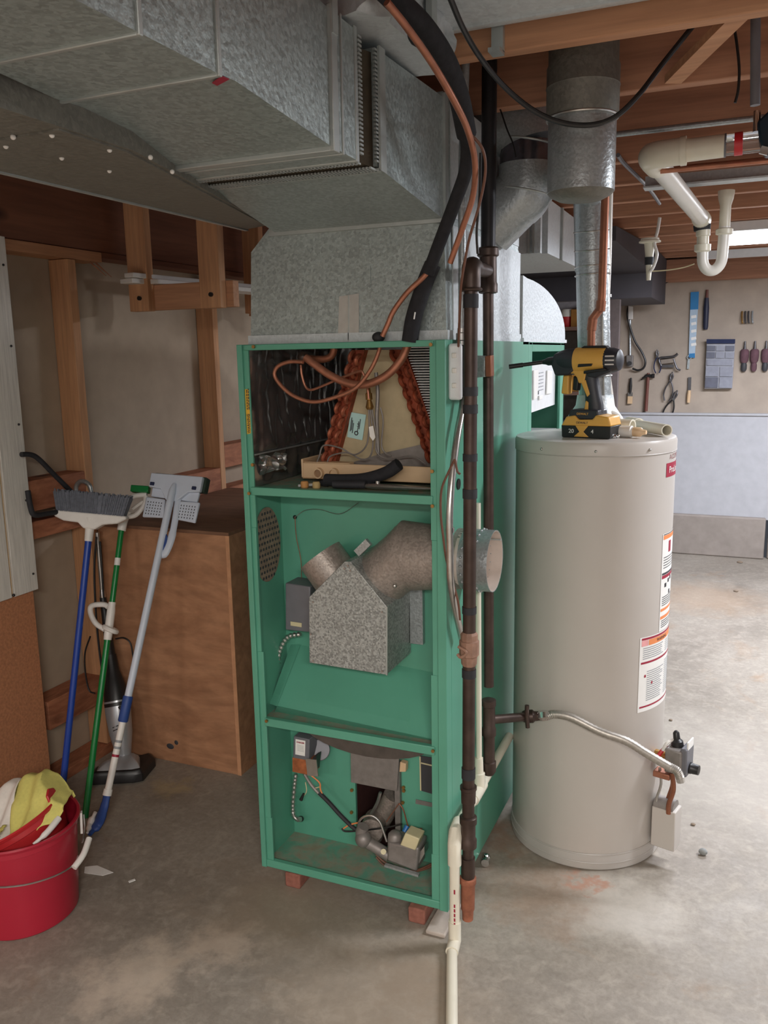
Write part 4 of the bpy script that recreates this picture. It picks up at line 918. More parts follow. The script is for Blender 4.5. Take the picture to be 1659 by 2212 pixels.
tp = thing('relief_valve', 'chrome and white discharge elbow behind the drill battery on the heater top', 'valve', (-.34, 2.50, 1.262))
obj('discharge_elbow', tube(B(), [(-0.374, 2.5, 1.323), (-0.351, 2.5, 1.317), (-0.333, 2.5, 1.304), (-0.335, 2.5, 1.28)], .0145, 14), PVCW, tp)
obj('valve_body', stack(B(), (-.338, 2.47, 1.262), (-.338, 2.47, 1.31), [(0, .012), (.01, .016), (.02, .016), (.022, .011), (.04, .011)], 12), CHROME, tp)
# loose fittings on the heater top
pp = thing('pvc_offcut', 'cream plastic pipe offcut lying at the right edge of heater top', 'pipe', (-.27, 2.55, 1.262))
obj('tube_wall', shell(B(), (-.197, 2.47, 1.28), (-.315, 2.66, 1.28), .0165, .003), PVC, pp)
obj('coupling', shell(B(), (-.29, 2.62, 1.281), (-.325, 2.675, 1.281), .0205, .004), PVC, pp)
gb = thing('glue_bottle', 'small white bottle lying on its side on the heater top', 'bottle', (-.30, 2.40, 1.262))
obj('bottle', stack(B(), (-.335, 2.44, 1.2785), (-.255, 2.418, 1.2785), [(0, .012), (.003, .0155), (.05, .0165), (.052, .014), (.058, .013)], 20), WHITEP, gb)
obj('cap', stack(B(), (-.281, 2.425, 1.2785), (-.243, 2.415, 1.2785), [(0, .0135), (.02, .013), (.026, .008), (.036, .006)], 16), plain('orange_cap', S(224, 190, 150), .4), gb)
vt2 = thing('pvc_bushing', 'short white plastic bushing behind the small bottle on the heater', 'fitting', (-.31, 2.50, 1.262))
obj('bushing', shell(B(), (-.335, 2.49, 1.287), (-.29, 2.475, 1.287), .0225, .005), PVC, vt2)
nut = obj('hose_fitting', ball(cyl(B(), (-.345, 2.385, 1.268), (-.325, 2.395, 1.268), .006), (-.32, 2.40, 1.267), .006, 6), CHROME); tag(nut, 'little chrome fitting just right of the drill battery on the heater', 'fitting')

# ================================================================ CORDLESS DRILL
D = thing('cordless_drill', 'yellow and black cordless impact driver standing on the water heater', 'drill', (-.405, 2.42, 1.263))
dx = V((.975, -.22, 0)).normalized(); dy = V((-dx.y, dx.x, 0)); dz = V((0, 0, 1)); do = V((-.398, 2.418, 1.263))
def dpt(x, y, z): return do+dx*x+dy*y+dz*z
def dprism(name, pts, hw, m, p=None, bev=.004, yo=0):
    return obj(name, prism(B(), [dpt(x, -hw+yo, z) for x, z in pts], dy*2*hw), m, p or D, bev=bev)
bat = dprism('battery', [(-.068, .002), (-.066, .0), (.07, .0), (.074, .004), (.074, .034), (-.07, .034)], .040, BLACKP, bev=.006)
dprism('battery_housing', [(-.071, .032), (.075, .034), (.068, .06), (.03, .064), (.022, .052), (-.02, .05), (-.03, .062), (-.056, .058)], .041, YEL, bev=.004)
dprism('battery_emblem', [(-.032, .003), (.012, .003), (-.004, .017), (.01, .034), (-.028, .034), (-.016, .017)], .0412, YEL, bat, .001)
for x, s in ((-.04, '20'), (.022, '4')):
    lettering('battery_lettering', s, .016, WHT, bat, plane_fn(dpt(x, -.0405, .018), dx, dz))
lettering('brand_lettering', 'DEWALT', .0085, LDARK, D, plane_fn(dpt(-.008, -.0415, .042), dx, dz))
lettering('foot_lettering', 'DEWALT', .0085, YEL, D, plane_fn(dpt(-.01, -.0345, .066), dx, dz))
dprism('foot', [(-.054, .056), (-.034, .05), (.024, .05), (.036, .062), (.034, .078), (-.046, .078)], .034, DRILLK, bev=.004)
gr = loft(B(), [[dpt(x0+w*math.cos(2*PI*k/16), .019*math.sin(2*PI*k/16), z) for k in range(16)] for x0, w, z in ((.008, .03, .07), (.01, .026, .09), (.006, .023, .115), (.0, .024, .14), (-.008, .027, .165), (-.012, .036, .185))])
hd = obj('handle', gr, DRILLK, D)
dprism('handle_inlay', [(-.012, .075), (.0, .075), (.0, .098), (-.008, .102)], .0205, YEL, hd, .002)
dprism('handle_inlay', [(-.022, .15), (-.01, .16), (.004, .12), (-.004, .112)], .021, YEL, hd, .002)
dprism('trigger', [(-.052, .13), (-.036, .128), (-.032, .168), (-.05, .17)], .012, BLACKP, D, .004)
dprism('trigger_guard', [(-.035, .165), (-.03, .15), (-.014, .15), (-.006, .19), (-.075, .19), (-.07, .178), (-.045, .176)], .022, YEL, D, .003)
dprism('front_light', [(-.085, .12), (-.062, .118), (-.062, .172), (-.08, .172)], .014, YEL, D, .004)
obj('gear_case', stack(B(), dpt(-.042, 0, .212), dpt(-.115, 0, .212), [(0, .034), (.03, .033), (.05, .028), (.062, .022), (.066, .014), (.073, .012)], 24), DRILLK, D)
dprism('nose_shroud', [(-.105, .232), (-.045, .238), (-.042, .185), (-.06, .172), (-.1, .17), (-.112, .2)], .026, DRILLK, D, .006)
dprism('rear_shroud', [(-.005, .19), (.05, .188), (.075, .2), (.06, .18), (.02, .165), (-.005, .168)], .024, DRILLK, D, .004)
obj('motor_housing', stack(B(), dpt(-.045, 0, .212), dpt(.045, 0, .212), [(0, .0355), (.004, .036), (.086, .035), (.09, .034)], 28), YEL, D)
obj('end_cap', stack(B(), dpt(.043, 0, .212), dpt(.085, 0, .212), [(0, .0345), (.02, .0335), (.036, .028), (.042, .016)], 24), DRILLK, D)
for k in (-1, 0, 1): obj('vent_slot', beam(B(), dpt(.05, -.034, .212+.011*k), dpt(.074, -.031, .212+.011*k), .004, .004), STEEL, D)
dprism('top_grip', [(-.03, .246), (-.02, .252), (.04, .252), (.05, .244)], .014, BLACKP, D, .003)
dprism('side_badge', [(-.028, .194), (.012, .197), (.016, .204), (-.026, .203)], .0362, BLACKP, D, .0015)
dprism('side_strip', [(-.01, .176), (.055, .186), (.05, .192), (-.01, .184)], .036, BLACKP, D, .002)
obj('chuck', stack(B(), dpt(-.112, 0, .212), dpt(-.15, 0, .2085), [(0, .012), (.02, .0115), (.028, .008), (.038, .006)], 16), BLACKP, D)
obj('bit', stack(B(), dpt(-.145, 0, .209), dpt(-.235, -.04, .197), [(0, .0055), (.06, .0055), (.06, .0068), (.1, .0068)], 12), BLACKP, D)

# ================================================================ GAS PIPES
g1 = thing('gas_pipe', 'dark iron gas pipe with tape bands in front of the furnace side', 'pipe', (-.58, 1.868, .07))
GX = lambda z: -.5855+.008*(z-.1)/1.6
def gpt(z): return (GX(z), 1.868, z)
obj('pipe', cyl(B(), gpt(.36), gpt(1.655), .0155, n=20), IRON, g1)
obj('lower_pipe', cyl(B(), gpt(.14), gpt(.36), .0145, n=20), IRON, g1)
for z0, z1 in ((1.63, 1.60), (1.425, 1.405), (1.385, 1.365), (1.272, 1.255), (1.19, 1.168), (.905, .888), (.748, .727), (.49, .462)):
    obj('tape_band', cyl(B(), gpt(z0), gpt(z1), .0172, n=20), RUBBER, g1)
un = obj('union', stack(B(), gpt(.842), gpt(.75), [(0, .017), (.006, .021), (.02, .021), (.022, .024), (.058, .024), (.062, .02), (.08, .019), (.085, .0165)], 10), IRONP, g1, smooth=25)
obj('union_lever', tube(B(), [V(gpt(.81))+V((-.02, -.022, 0)), V(gpt(.80))+V((.002, -.028, .0)), V(gpt(.785))+V((-.012, -.026, 0)), V(gpt(.79))+V((-.022, -.022, 0))], .004, 8), IRONP, un)
obj('coupling', stack(B(), gpt(.44), gpt(.395), [(0, .021), (.008, .021), (.01, .019), (.044, .018)], 18), IRON, g1)
obj('tee', stack(B(), gpt(.36), gpt(.27), [(0, .018), (.003, .022), (.02, .022), (.022, .0185), (.06, .0185), (.065, .022), (.085, .022)], 18), IRON, g1)
obj('cap', stack(B(), gpt(.245), gpt(.18), [(0, .018), (.05, .018), (.06, .016)], 18), IRON, g1)
obj('drip_leg', stack(B(), gpt(.19), gpt(.07), [(0, .018), (.002, .0215), (.016, .0215), (.02, .0185), (.09, .0175), (.095, .015), (.12, .014)], 18), IRONR, g1)
ez = 1.685
el = [V((GX(1.65), 1.868, 1.64)), V((GX(1.68), 1.868, ez-.008)), V((GX(1.68)-.003, 1.882, ez+.006)), V((GX(1.68)-.008, 1.92, ez+.006))]
obj('elbow', tube(B(), el, .0215, 16, 4), IRON, g1)
obj('elbow_bead', ring(B(), el[0], (0, 0, 1), .0215, .004), IRON, g1)
g2 = thing('gas_riser', 'thick black iron gas riser with drip leg feeding the water heater', 'pipe', (-.617, 2.13, .40))
def hpt(z): return (-.606-.008*(z-.4)/1.3, 2.13, z)
zt = 1.702
obj('thick_pipe', cyl(B(), hpt(zt+.04), (-.612, 2.13, 2.34), .0185, n=20), IRONT, g2)
obj('nipple', cyl(B(), el[-1], (hpt(zt)[0], 2.12, zt), .0165, n=18), IRON, g2)
obj('tee', stack(B(), hpt(zt+.058), hpt(zt-.07), [(0, .024), (.004, .0275), (.02, .0275), (.024, .022), (.085, .022), (.09, .0245), (.11, .0245), (.112, .02)], 18), IRON, g2)
obj('pipe', cyl(B(), hpt(zt-.05), hpt(.60), .0138, n=18), IRON, g2)
obj('lower_tee', stack(B(), hpt(.562), hpt(.447), [(0, .016), (.002, .02), (.018, .02), (.02, .0175), (.08, .0175), (.085, .02), (.105, .02)], 18), IRON, g2)
obj('drip_leg', stack(B(), hpt(.46), hpt(.345), [(0, .0165), (.08, .0165), (.082, .02), (.11, .02), (.12, .014)], 18), IRON, g2)
obj('branch_pipe', cyl(B(), (-.605, 2.13, .502), (-0.533, 2.25, 0.472), .0125, n=16), IRON, g2)
vb = (-0.517, 2.26, 0.471)
obj('valve_body', stack(B(), (-0.542, 2.25, 0.471), (-0.496, 2.262, 0.475), [(0, .014), (.01, .019), (.03, .019), (.036, .014), (.05, .013)], 10), IRON, g2)
obj('valve_lever', tube(B(), [(-0.525, 2.235, 0.514), (-0.525, 2.235, 0.484), (-0.522, 2.235, 0.447)], .0065, 8), IRON, g2)

# condensate drains
pv = thing('pvc_drain', 'white plastic condensate drain pipe running down and along the floor', 'pipe', (-.6, 1.80, 0))
vx, vy = -.612, 1.842
obj('floor_pipe', cyl(B(), (vx-.002, 1.825, .016), (-.36, 1.06, .016), .0135, n=18), PVC, pv)
obj('floor_elbow', tube(B(), [(vx, vy, .075), (vx, vy, .02), (vx+.006, 1.80, .0165)], .0165, 16, 0), PVC, pv)
obj('down_pipe', cyl(B(), (vx, vy, .05), (vx, vy, .29), .0135, n=18), PVC, pv)
obj('elbow', tube(B(), [(vx, vy, .235), (vx, vy, .292), (vx-.004, vy+.02, .309), (vx-.010, vy+.07, .310)], .0175, 16, 0), PVC, pv)
obj('sloped_pipe', cyl(B(), (vx-.008, vy+.05, .310), (-.633, 2.46, .302), .0135, n=18), PVC, pv)
obj('sloped_tee', stack(B(), (-.624, 2.035, .307), (-.626, 2.13, .305), [(0, .0175), (.03, .0175), (.06, .0175), (.096, .0175)], 16), PVC, pv)
obj('vertical_tube', cyl(B(), (-.625, 2.10, .31), (-.631, 2.10, 1.115), .008, n=14), PVC, pv)
obj('tube_socket', stack(B(), (-.625, 2.10, .31), (-.626, 2.10, .405), [(0, .0165), (.045, .0165), (.047, .0125), (.09, .0115)], 16), PVC, pv)
obj('red_print', beam(B(), (vx+.004, vy-.0137, .16), (vx+.004, vy-.0137, .172), .004, .0006, (0, 1, 0)), LRED, pv)
for k in range(5): obj('red_print', beam(B(), (vx+.004, vy-.0137, .122-.013*k), (vx+.004, vy-.0137, .131-.013*k), .004, .0006, (0, 1, 0)), LRED, pv)

# refrigerant line set
rl = thing('suction_line', 'thick black insulated refrigerant line curving down into the furnace', 'pipe', (-.64, 1.83, 1.54))
SP = [(-0.602, 1.42, 2.11), (-0.581, 1.46, 2.089), (-0.557, 1.52, 2.064), (-0.544, 1.6, 2.031), (-0.544, 1.68, 1.989), (-0.551, 1.75, 1.937), (-0.568, 1.8, 1.881), (-0.603, 1.84, 1.83), (-0.646, 1.87, 1.759), (-0.687, 1.89, 1.683)]
obj('upper_foam', tube(B(), SP[:6], .0205, 16), FOAM, rl)
obj('lower_foam', tube(B(), SP[4:], .0145, 14), FOAM, rl)
obj('end_foam', tube(B(), [(-0.684, 1.915, 1.705), (-0.699, 1.915, 1.675), (-0.716, 1.915, 1.634), (-0.734, 1.915, 1.582), (-0.744, 1.915, 1.53)], .0195, 16), FOAM, rl)
obj('foam_joint', ball(B(), (-0.567, 1.53, 2.061), .024, 8), RUBBER, rl)
obj('white_tag', beam(B(), (-0.721, 1.893, 1.597), (-0.724, 1.893, 1.581), .004, .002), WHT, rl)
ll = thing('liquid_line', 'thin bare copper refrigerant line following the black insulated line', 'pipe', (-.6, 1.8, 1.54))
obj('upper_run', tube(B(), [(-0.577, 1.4, 2.068), (-0.561, 1.45, 2.043), (-0.54, 1.52, 2.002), (-0.524, 1.6, 1.954), (-0.525, 1.68, 1.923), (-0.533, 1.75, 1.882), (-0.552, 1.8, 1.829), (-0.584, 1.83, 1.77), (-0.622, 1.855, 1.699)], .0066, 10), COPPER, ll)
obj('lower_run', tube(B(), [(-0.67, 1.89, 1.718), (-0.692, 1.89, 1.681), (-0.739, 1.89, 1.642), (-0.774, 1.89, 1.601), (-0.789, 1.89, 1.572), (-0.804, 1.89, 1.544)], .0062, 10), COPPER, ll)
obj('grommet', ball(B(), (-0.829, 1.925, 1.543), .016, 8, (1, 1, .8)), RUBBER, ll)
lv = thing('low_voltage_cable', 'thin brown cable hanging beside the gas riser at plenum corner', 'cable', (-.6, 1.8, 1.6))
obj('sheath', tube(B(), [(-0.531, 1.7, 1.928), (-0.509, 1.72, 1.9), (-0.511, 1.75, 1.862), (-0.532, 1.78, 1.806), (-0.559, 1.8, 1.745), (-0.576, 1.82, 1.701), (-0.592, 1.84, 1.644), (-0.606, 1.87, 1.566), (-0.626, 1.925, 1.517)], .003, 7), LBROWN, lv)
obj('sheath', tube(B(), [(-0.524, 1.76, 1.901), (-0.532, 1.78, 1.824), (-0.544, 1.8, 1.754), (-0.548, 1.82, 1.711)], .003, 7), BLACKP, lv)

# ================================================================ LEFT CORNER
bxt = thing('plywood_enclosure', 'waist high plywood box standing in the corner left of the furnace', 'box', (-1.93, 2.8, 0))
obj('front_panel', bx(-2.195, -1.632, 2.42, 2.432, 0, .895), PLY, bxt, bev=.001)
obj('side_panel', bx(-1.632, -1.62, 2.42, 3.3, 0, .895), PLY, bxt, bev=.001)
obj('edge_strip', bx(-1.634, -1.619, 2.4185, 2.4215, 0, .895), PLYEDGE, bxt)
obj('lid', bx(-2.195, -1.618, 2.415, 3.3, .895, .907), PLYTOP, bxt, bev=.001)
kn = obj('knot_hole', ball(ball(B(), (-1.931, 2.42, 0.061), .014, 8, (1.2, .15, .8)), (-1.902, 2.42, 0.081), .009, 8, (1, .2, 1)), LDARK, bxt)

def along(p, q, t): return V(p)+(V(q)-V(p))*t
# broom
b0, b1 = V((-2.045, 1.965, 0)), V((-2.033, 2.2, 0.925))
bd = (b1-b0).normalized()
BR = thing('broom', 'upturned broom with a blue handle and grey bristles, leftmost of the three', 'broom', b0)
obj('handle', tube(B(), [b0, along(b0, b1, .975)], .0112, 14, 0), BLUE, BR)
sx = V((.93, .36, 0.03)).normalized(); sx = (sx-bd*sx.dot(bd)).normalized(); sn_ = sx.cross(bd).normalized()
def bp(x, y, t): return b1+sx*x+bd*t+sn_*y
obj('socket', stack(B(), bp(0, 0, -.03), bp(0, 0, .05), [(0, .0135), (.04, .015), (.08, .02)], 16), WHITEP, BR)
hs = [(-.125, .052), (-.128, .066), (.128, .066), (.13, .056), (.1, .038), (.05, .03), (.025, .012), (-.015, .012), (-.035, .03), (-.085, .032), (-.115, .043)]
obj('head', prism(B(), [bp(x-.002, -.018, t) for x, t in hs], sn_*.036), WHITEP, BR, bev=.005)
br_ = B(); rng = random.Random(5)
for i in range(46):
    for j in range(4):
        x = -.112+.224*i/45+rng.uniform(-.002, .002); y = -.014+.028*j/3
        cyl(br_, bp(x, y, .064), bp(x*1.16+rng.uniform(-.004, .004), y*1.5, .135+rng.uniform(-.004, .004)), .0032, .0026, 5)
obj('bristles', br_, GREYBR, BR, stuff=True)
obj('bristle_core', loft(B(), [[bp(x, y, .062) for x, y in ((-.116, -.014), (.116, -.014), (.116, .014), (-.116, .014))], [bp(x, y, .128) for x, y in ((-.132, -.019), (.132, -.019), (.132, .019), (-.132, .019))]]), GREYBR, BR)

# green handled mop
m0, m1 = V((-1.955, 1.985, 0)), V((-2.005, 2.33, 0.917))
GM = thing('green_mop', 'mop with green handle and white fittings leaning between the broom and squeegee', 'mop', m0)
md = (m1-m0).normalized()
obj('handle', tube(B(), [m0, along(m0, m1, .66)], .0108, 14, 0), GREENH, GM)
obj('upper_handle', tube(B(), [along(m0, m1, .66), m1], .0098, 14, 0), GREENH, GM)
obj('handle_sticker', stack(B(), along(m0, m1, .864), along(m0, m1, .89), [(0, .0103), (.026, .0103)], 14), WHT, GM)
obj('wringer_sleeve', stack(B(), along(m0, m1, .60), along(m0, m1, .74), [(0, .0135), (.02, .0145), (.10, .0145), (.115, .0125), (.13, .0125)], 16), WHITEP, GM)
sx = V((.92, .39, 0)); sx = (sx-md*sx.dot(md)).normalized(); mn = sx.cross(md).normalized()
def mp(x, y, t): return m0+md*t+sx*x+mn*y
Lm = (m1-m0).length
obj('wringer_grip', tube(B(), [mp(-.014, 0, Lm*.635), mp(-.05, -.004, Lm*.655), mp(-.072, -.004, Lm*.69), mp(-.07, -.004, Lm*.715), mp(-.03, -.004, Lm*.722), mp(-.012, 0, Lm*.715)], .0095, 10, 6), WHITEP, GM)
obj('wringer_ring', ring(B(), mp(.006, 0, Lm*.637), md+sx*.35, .022, .009, 24, 8), WHITEP, GM)
obj('head_stem', tube(B(), [mp(0, 0, Lm-.01), mp(.004, 0, Lm+.03), mp(.016, 0, Lm+.06)], [.0155, .0155, .012], 14, 4), WHITEP, GM)
obj('head_bracket', tube(B(), [mp(.006, 0, Lm+.045), mp(.014, 0, Lm+.09), mp(.03, 0, Lm+.115), mp(.075, 0, Lm+.125)], .0095, 10, 5), WHITEP, GM)
obj('head_bracket', tube(B(), [mp(.01, 0, Lm+.04), mp(.045, 0, Lm+.05), mp(.07, 0, Lm+.09), mp(.072, 0, Lm+.12)], .009, 10, 5), WHITEP, GM)
obj('head_bracket', tube(B(), [mp(.03, 0, Lm+.07), mp(.065, 0, Lm+.10)], .006, 8, 0), WHITEP, GM)
obj('green_strip', obox(B(), mp(.05, 0, Lm+.142), sx*.032, mn*.016, md*.012), GREENH, GM, bev=.003)

# squeegee mop
q0, q1 = V((-1.832, 1.965, 0.121)), V((-1.82, 2.385, 1.046))
qd = (q1-q0).normalized()
SQ = thing('squeegee', 'pale blue squeegee mop with white pole, rightmost of the leaning handles', 'squeegee', V((-1.85, 1.92, 0)))
obj('pole', tube(B(), [q0, along(q0, q1, .33)], .0112, 16, 0), WHITEP, SQ)
obj('pole', tube(B(), [along(q0, q1, .3), along(q0, q1, .985)], .0125, 16, 0), PALEBL, SQ)
obj('blue_grip', stack(B(), along(q0, q1, .225), along(q0, q1, .345), [(0, .014), (.004, .0165), (.078, .0165), (.084, .0155)], 18), BLUEG, SQ)
for t, m in ((.115, LRED), (.14, LGREY), (.16, LGREY)): obj('pole_sticker', stack(B(), along(q0, q1, t), along(q0, q1, t+.012), [(0, .0115), (.008, .0115)], 16), m, SQ)
obj('pole_collar', stack(B(), q0-qd*.005, q0+qd*.02, [(0, .0145), (.02, .014)], 16), WHITEP, SQ)
t0 = V((-1.853, 1.894, 0.012))
obj('scraper_tip', tube(B(), [q0, (-1.836, 1.95, 0.079), (-1.853, 1.935, 0.026), t0], [.014, .016, .0185, .0165, .008], 12, 5, flat=.7), BLUEG, SQ)
obj('scraper_insert', tube(B(), [V((-1.865, 1.94, 0.062)), V((-1.879, 1.93, 0.027)), t0+V((-.004, -.004, .008))], [.006, .012, .009, .004], 10, 5), WHITEP, SQ)
sx = V((.955, .10, -.13)); sx = (sx-qd*sx.dot(qd)).normalized(); qn = qd.cross(sx).normalized()
def qp(x, y, t): return q1+sx*x+qn*(y+.018)+qd*t
obj('head_plate', prism(B(), [qp(x, -.012, t) for x, t in ((-.098, .012), (-.1, .062), (.1, .066), (.1, .012), (.055, .006), (.02, -.03), (-.022, -.03), (-.05, .008))], qn*.018), PALEBL, SQ, bev=.003)
obj('lower_plate', prism(B(), [qp(x, .004, t) for x, t in ((-.09, -.02), (-.092, .012), (.092, .012), (.09, -.024))], qn*.012), PALEBL, SQ, bev=.003)
obj('sponge', prism(B(), [qp(x, .007, t) for x, t in ((-.096, .014), (-.096, .068), (.106, .070), (.106, .016))], qn*.035), SPONGE, SQ, bev=.004)
for x, t in ((-.085, .022), (.077, .022)): obj('lock_button', obox(B(), qp(x, -.014, t), sx*.008, qn*.003, qd*.006), NAVY, SQ, bev=.002)
for s in (-1, 1):
    gr_ = obj('grate', prism(B(), [qp(s*x, -.004, t) for x, t in ((.02, -.092), (.03, -.026), (.104, -.024), (.102, -.098))], qn*.012), PALEBL, SQ, bev=.004)
    hb = B()
    for i in range(6):
        for j in range(5):
            c = qp(s*(.038+.0105*i), -.0045, -.084+.0105*j); obox(hb, c, sx*.0012, qn*.0008, qd*.0024)
    obj('grate_slots', hb, LDARK, gr_, stuff=True)
obj('neck', tube(B(), [along(q0, q1, .95), q1+qd*.005, q1+qd*.03+qn*.006], [.0135, .012, .007], 14, 0), PALEBL, SQ)
obj('lever', tube(B(), [qp(.018, 0, -.02), qp(.026, -.004, -.09), qp(.03, -.01, -.16), qp(.02, -.012, -.215), qp(.0, -.008, -.224)], [.012, .012, .014, .014, .012], 12, 5, flat=.6), PALEBL, SQ)
obj('lever_grip', loft(B(), [circ(qp(.008, -.012-.012*k, -.18), sx, qd, r, 16, r*2.6) for k, r in ((0, .012), (.5, .0125), (.7, .01))]), BLUEG, SQ)

# stick vacuum
VC = thing('stick_vacuum', 'black and silver upright stick vacuum standing against the plywood box', 'vacuum', (-2.02, 2.29, 0))
hd_ = [(-2.11, 2.20), (-2.085, 2.155), (-1.95, 2.225), (-1.925, 2.25), (-1.955, 2.36), (-1.985, 2.38)]
obj('floor_head', loft(B(), [[V((x, y, .004)) for x, y in hd_], [V((x, y, .035)) for x, y in hd_], [V(((x+2.02)*.86-2.02, (y-2.28)*.86+2.28, .05)) for x, y in hd_]]), BLACKP, VC, bev=.004)
obj('head_cover', loft(B(), [[V(((x+2.02)*k-2.02, (y-2.29)*k+2.29, z)) for x, y in hd_[:4]+[(-1.99, 2.33), (-2.05, 2.31)]] for k, z in ((.84, .048), (.7, .062), (.35, .075))]), SILVERP, VC, bev=.003)
ax0, ax1 = V((-2.035, 2.285, .05)), V((-2.136, 2.37, 0.405))
VP = [(0, .016), (.02, .027), (.10, .042), (.18, .047), (.22, .046)]
obj('dust_cup', stack(B(), ax0, ax1, VP, 24), SILVERP, VC)
obj('motor_body', stack(B(), along(ax0, ax1, .5), ax1, [(0, .0465), (.02, .0465), (.06, .043), (.11, .032), (.14, .024), (.2, .02)], 24), BLACKP, VC)
obj('lower_black_panel', loft(B(), [circ(along(ax0, ax1, t)+V((.02, -.024, 0)), V((1, .2, 0)), V((0, 0, 1)), .02, 14, .05) for t in (.42,)]+[circ(along(ax0, ax1, .42)+V((.02, -.018, 0)), V((1, .2, 0)), V((0, 0, 1)), .026, 14, .056)]), BLACKP, VC)
for k in range(2): obj('vent_slit', beam(B(), along(ax0, ax1, .36-.03*k)+V((.005, -.044, 0)), along(ax0, ax1, .38-.03*k)+V((.035, -.034, .006)), .003, .003), BLACKP, VC)
ha = V((-2.17, 2.39, 0.63)); hb_ = V((-2.176, 2.395, 0.876))
obj('neck', tube(B(), [ax1-V((0, 0, .03)), along(ax1, ha, .5), ha], [.02, .015, .012], 14, 0), BLACKP, VC)
obj('handle_tube', tube(B(), [ha-V((0, 0, .02)), hb_], .0085, 12, 0), STEEL, VC)
obj('handle_end', stack(B(), ha, ha+V((0, 0, .03)), [(0, .012), (.02, .011), (.03, .0095)], 12), CHROME, VC)
obj('cord', tube(B(), [(-2.159, 2.37, 0.865), (-2.181, 2.37, 0.741), (-2.191, 2.37, 0.58), (-2.19, 2.37, 0.435), (-2.183, 2.37, 0.326)], .004, 6), BLACKP, VC)
obj('cord', tube(B(), [(-2.157, 2.385, 0.845), (-2.16, 2.385, 0.686), (-2.168, 2.385, 0.524), (-2.165, 2.385, 0.415)], .004, 6), BLACKP, VC)
obj('cord', tube(B(), [(-2.098, 2.36, 0.486), (-2.059, 2.36, 0.494), (-2.031, 2.36, 0.476), (-2.023, 2.36, 0.423)], .003, 6), BLACKP, VC)
obj('cord', tube(B(), [(-2.162, 2.3, 0.507), (-2.193, 2.3, 0.441), (-2.2, 2.3, 0.367), (-2.19, 2.3, 0.296), (-2.163, 2.3, 0.286)], .003, 6), BLACKP, VC)

# black hose and hook on the wall
ho = thing('black_hose', 'black hose looping out from behind the white siding panel', 'hose', (-2.14, 2.15, 1.0))
obj('sheath', tube(B(), [(-2.135, 2.036, 1.207), (-2.135, 2.074, 1.202), (-2.135, 2.108, 1.183), (-2.135, 2.174, 1.118), (-2.135, 2.252, 1.043)], .0085, 10), RUBBER, ho)
obj('sheath', tube(B(), [(-2.135, 2.048, 1.087), (-2.135, 2.053, 1.033), (-2.135, 2.066, 1.004), (-2.135, 2.118, 0.998), (-2.135, 2.193, 0.994)], .009, 10), RUBBER, ho)
hk = thing('steel_hook', 'curved grey steel hook rising behind the broom bristles', 'hook', (-2.1, 2.3, 1.0))
obj('bend', tube(B(), [(-2.197, 2.33, 1.021), (-2.197, 2.33, 1.054), (-2.178, 2.33, 1.074), (-2.153, 2.33, 1.075), (-2.133, 2.33, 1.06), (-2.127, 2.33, 1.024)], .008, 10), GALV_PIPE, hk)

# buckets
def bucket(name, label, c, axis, rb_, rt_, hh, m, grip):
    t = thing(name, label, 'bucket', c)
    c = V(c); s, u, d = frame(axis)
    def st(prof): return loft(B(), [circ(c+d*z, s, u, r, 56) for r, z in prof], caps=False)
    prof = [(.004, .002), (rb_-.006, .0), (rb_, .006), (rt_-.006, hh-.03), (rt_-.003, hh-.028), (rt_-.004, hh-.014), (rt_+.002, hh-.012), (rt_+.005, hh-.004), (rt_+.002, hh), (rt_-.005, hh-.002), (rt_-.009, hh-.03), (rb_-.004, .008), (.004, .006)]
    obj('shell', st(prof), m, t)
    return t, s, u, d
OC = V((-1.772, 1.551, 0))
OB, s_, u_, d_ = bucket('bucket', 'big red plastic bucket standing on the floor at left', OC, (0, 0, 1), .140, .160, .272, RED, None)
# bail: wire from ears, hanging down along the front right
def on_bucket(a, z, r=.172): return V((OC.x+r*math.cos(R(a)), OC.y+r*math.sin(R(a)), z))
obj('bail_wire', tube(B(), [on_bucket(a, z) for a, z in ((-150, .25), (-130, .215), (-100, .195), (-70, .184), (-41, .176), (-15, .168), (5, .164), (14, .176))], .0024, 8, 4), STEEL, OB)
obj('bail_wire', tube(B(), [on_bucket(a, z) for a, z in ((24, .196), (36, .215), (42, .25))], .0024, 8, 4), STEEL, OB)
obj('bail_grip', tube(B(), [on_bucket(4, .160, .178), on_bucket(16, .176, .184), on_bucket(30, .196, .186)], .0085, 14, 4), WHITEP, OB)
obj('bail_ear', beam(B(), on_bucket(40, .2, .163), on_bucket(40, .262, .166), .014, .006, on_bucket(40, 0)-OC), WHITEP, OB)
an = V((-.368, -.157, .92)).normalized()
rc = V((-1.798, 1.562, .268))
IB, s_, u_, d_ = bucket('bucket', 'tilted red bucket nested inside the big bucket, holding the rags', rc-an*.125, an, .104, .134, .125, REDO, None)
e1 = V((.92, .393, 0)); e1 = (e1-an*e1.dot(an)).normalized(); e2 = an.cross(e1)
obj('bail_wire', tube(B(), [rc+e1*.137-an*.006, rc+e1*.142-e2*.02-an*.03, rc+e1*.137-e2*.045-an*.045], .0018, 6), STEEL, IB)
obj('bail_grip', tube(B(), [rc+e1*.139-e2*.042-an*.042, rc+e1*.118-e2*.085-an*.05, rc+e1*.088-e2*.115-an*.055], [.009, .0085, .005], 12, 4), WHITEP, IB)
obj('rim_handle', prism(B(), [rc+e1*.124+e2*t+an*z for t, z in ((-.028, -.004), (-.022, .022), (.0, .032), (.022, .022), (.028, -.004))], e1*.007), REDO, IB, bev=.002)
def lerp1(tab, v):
    for (a, x), (b, y) in zip(tab, tab[1:]):
        if v <= b: return x+(y-x)*(v-a)/(b-a)
    return tab[-1][1]
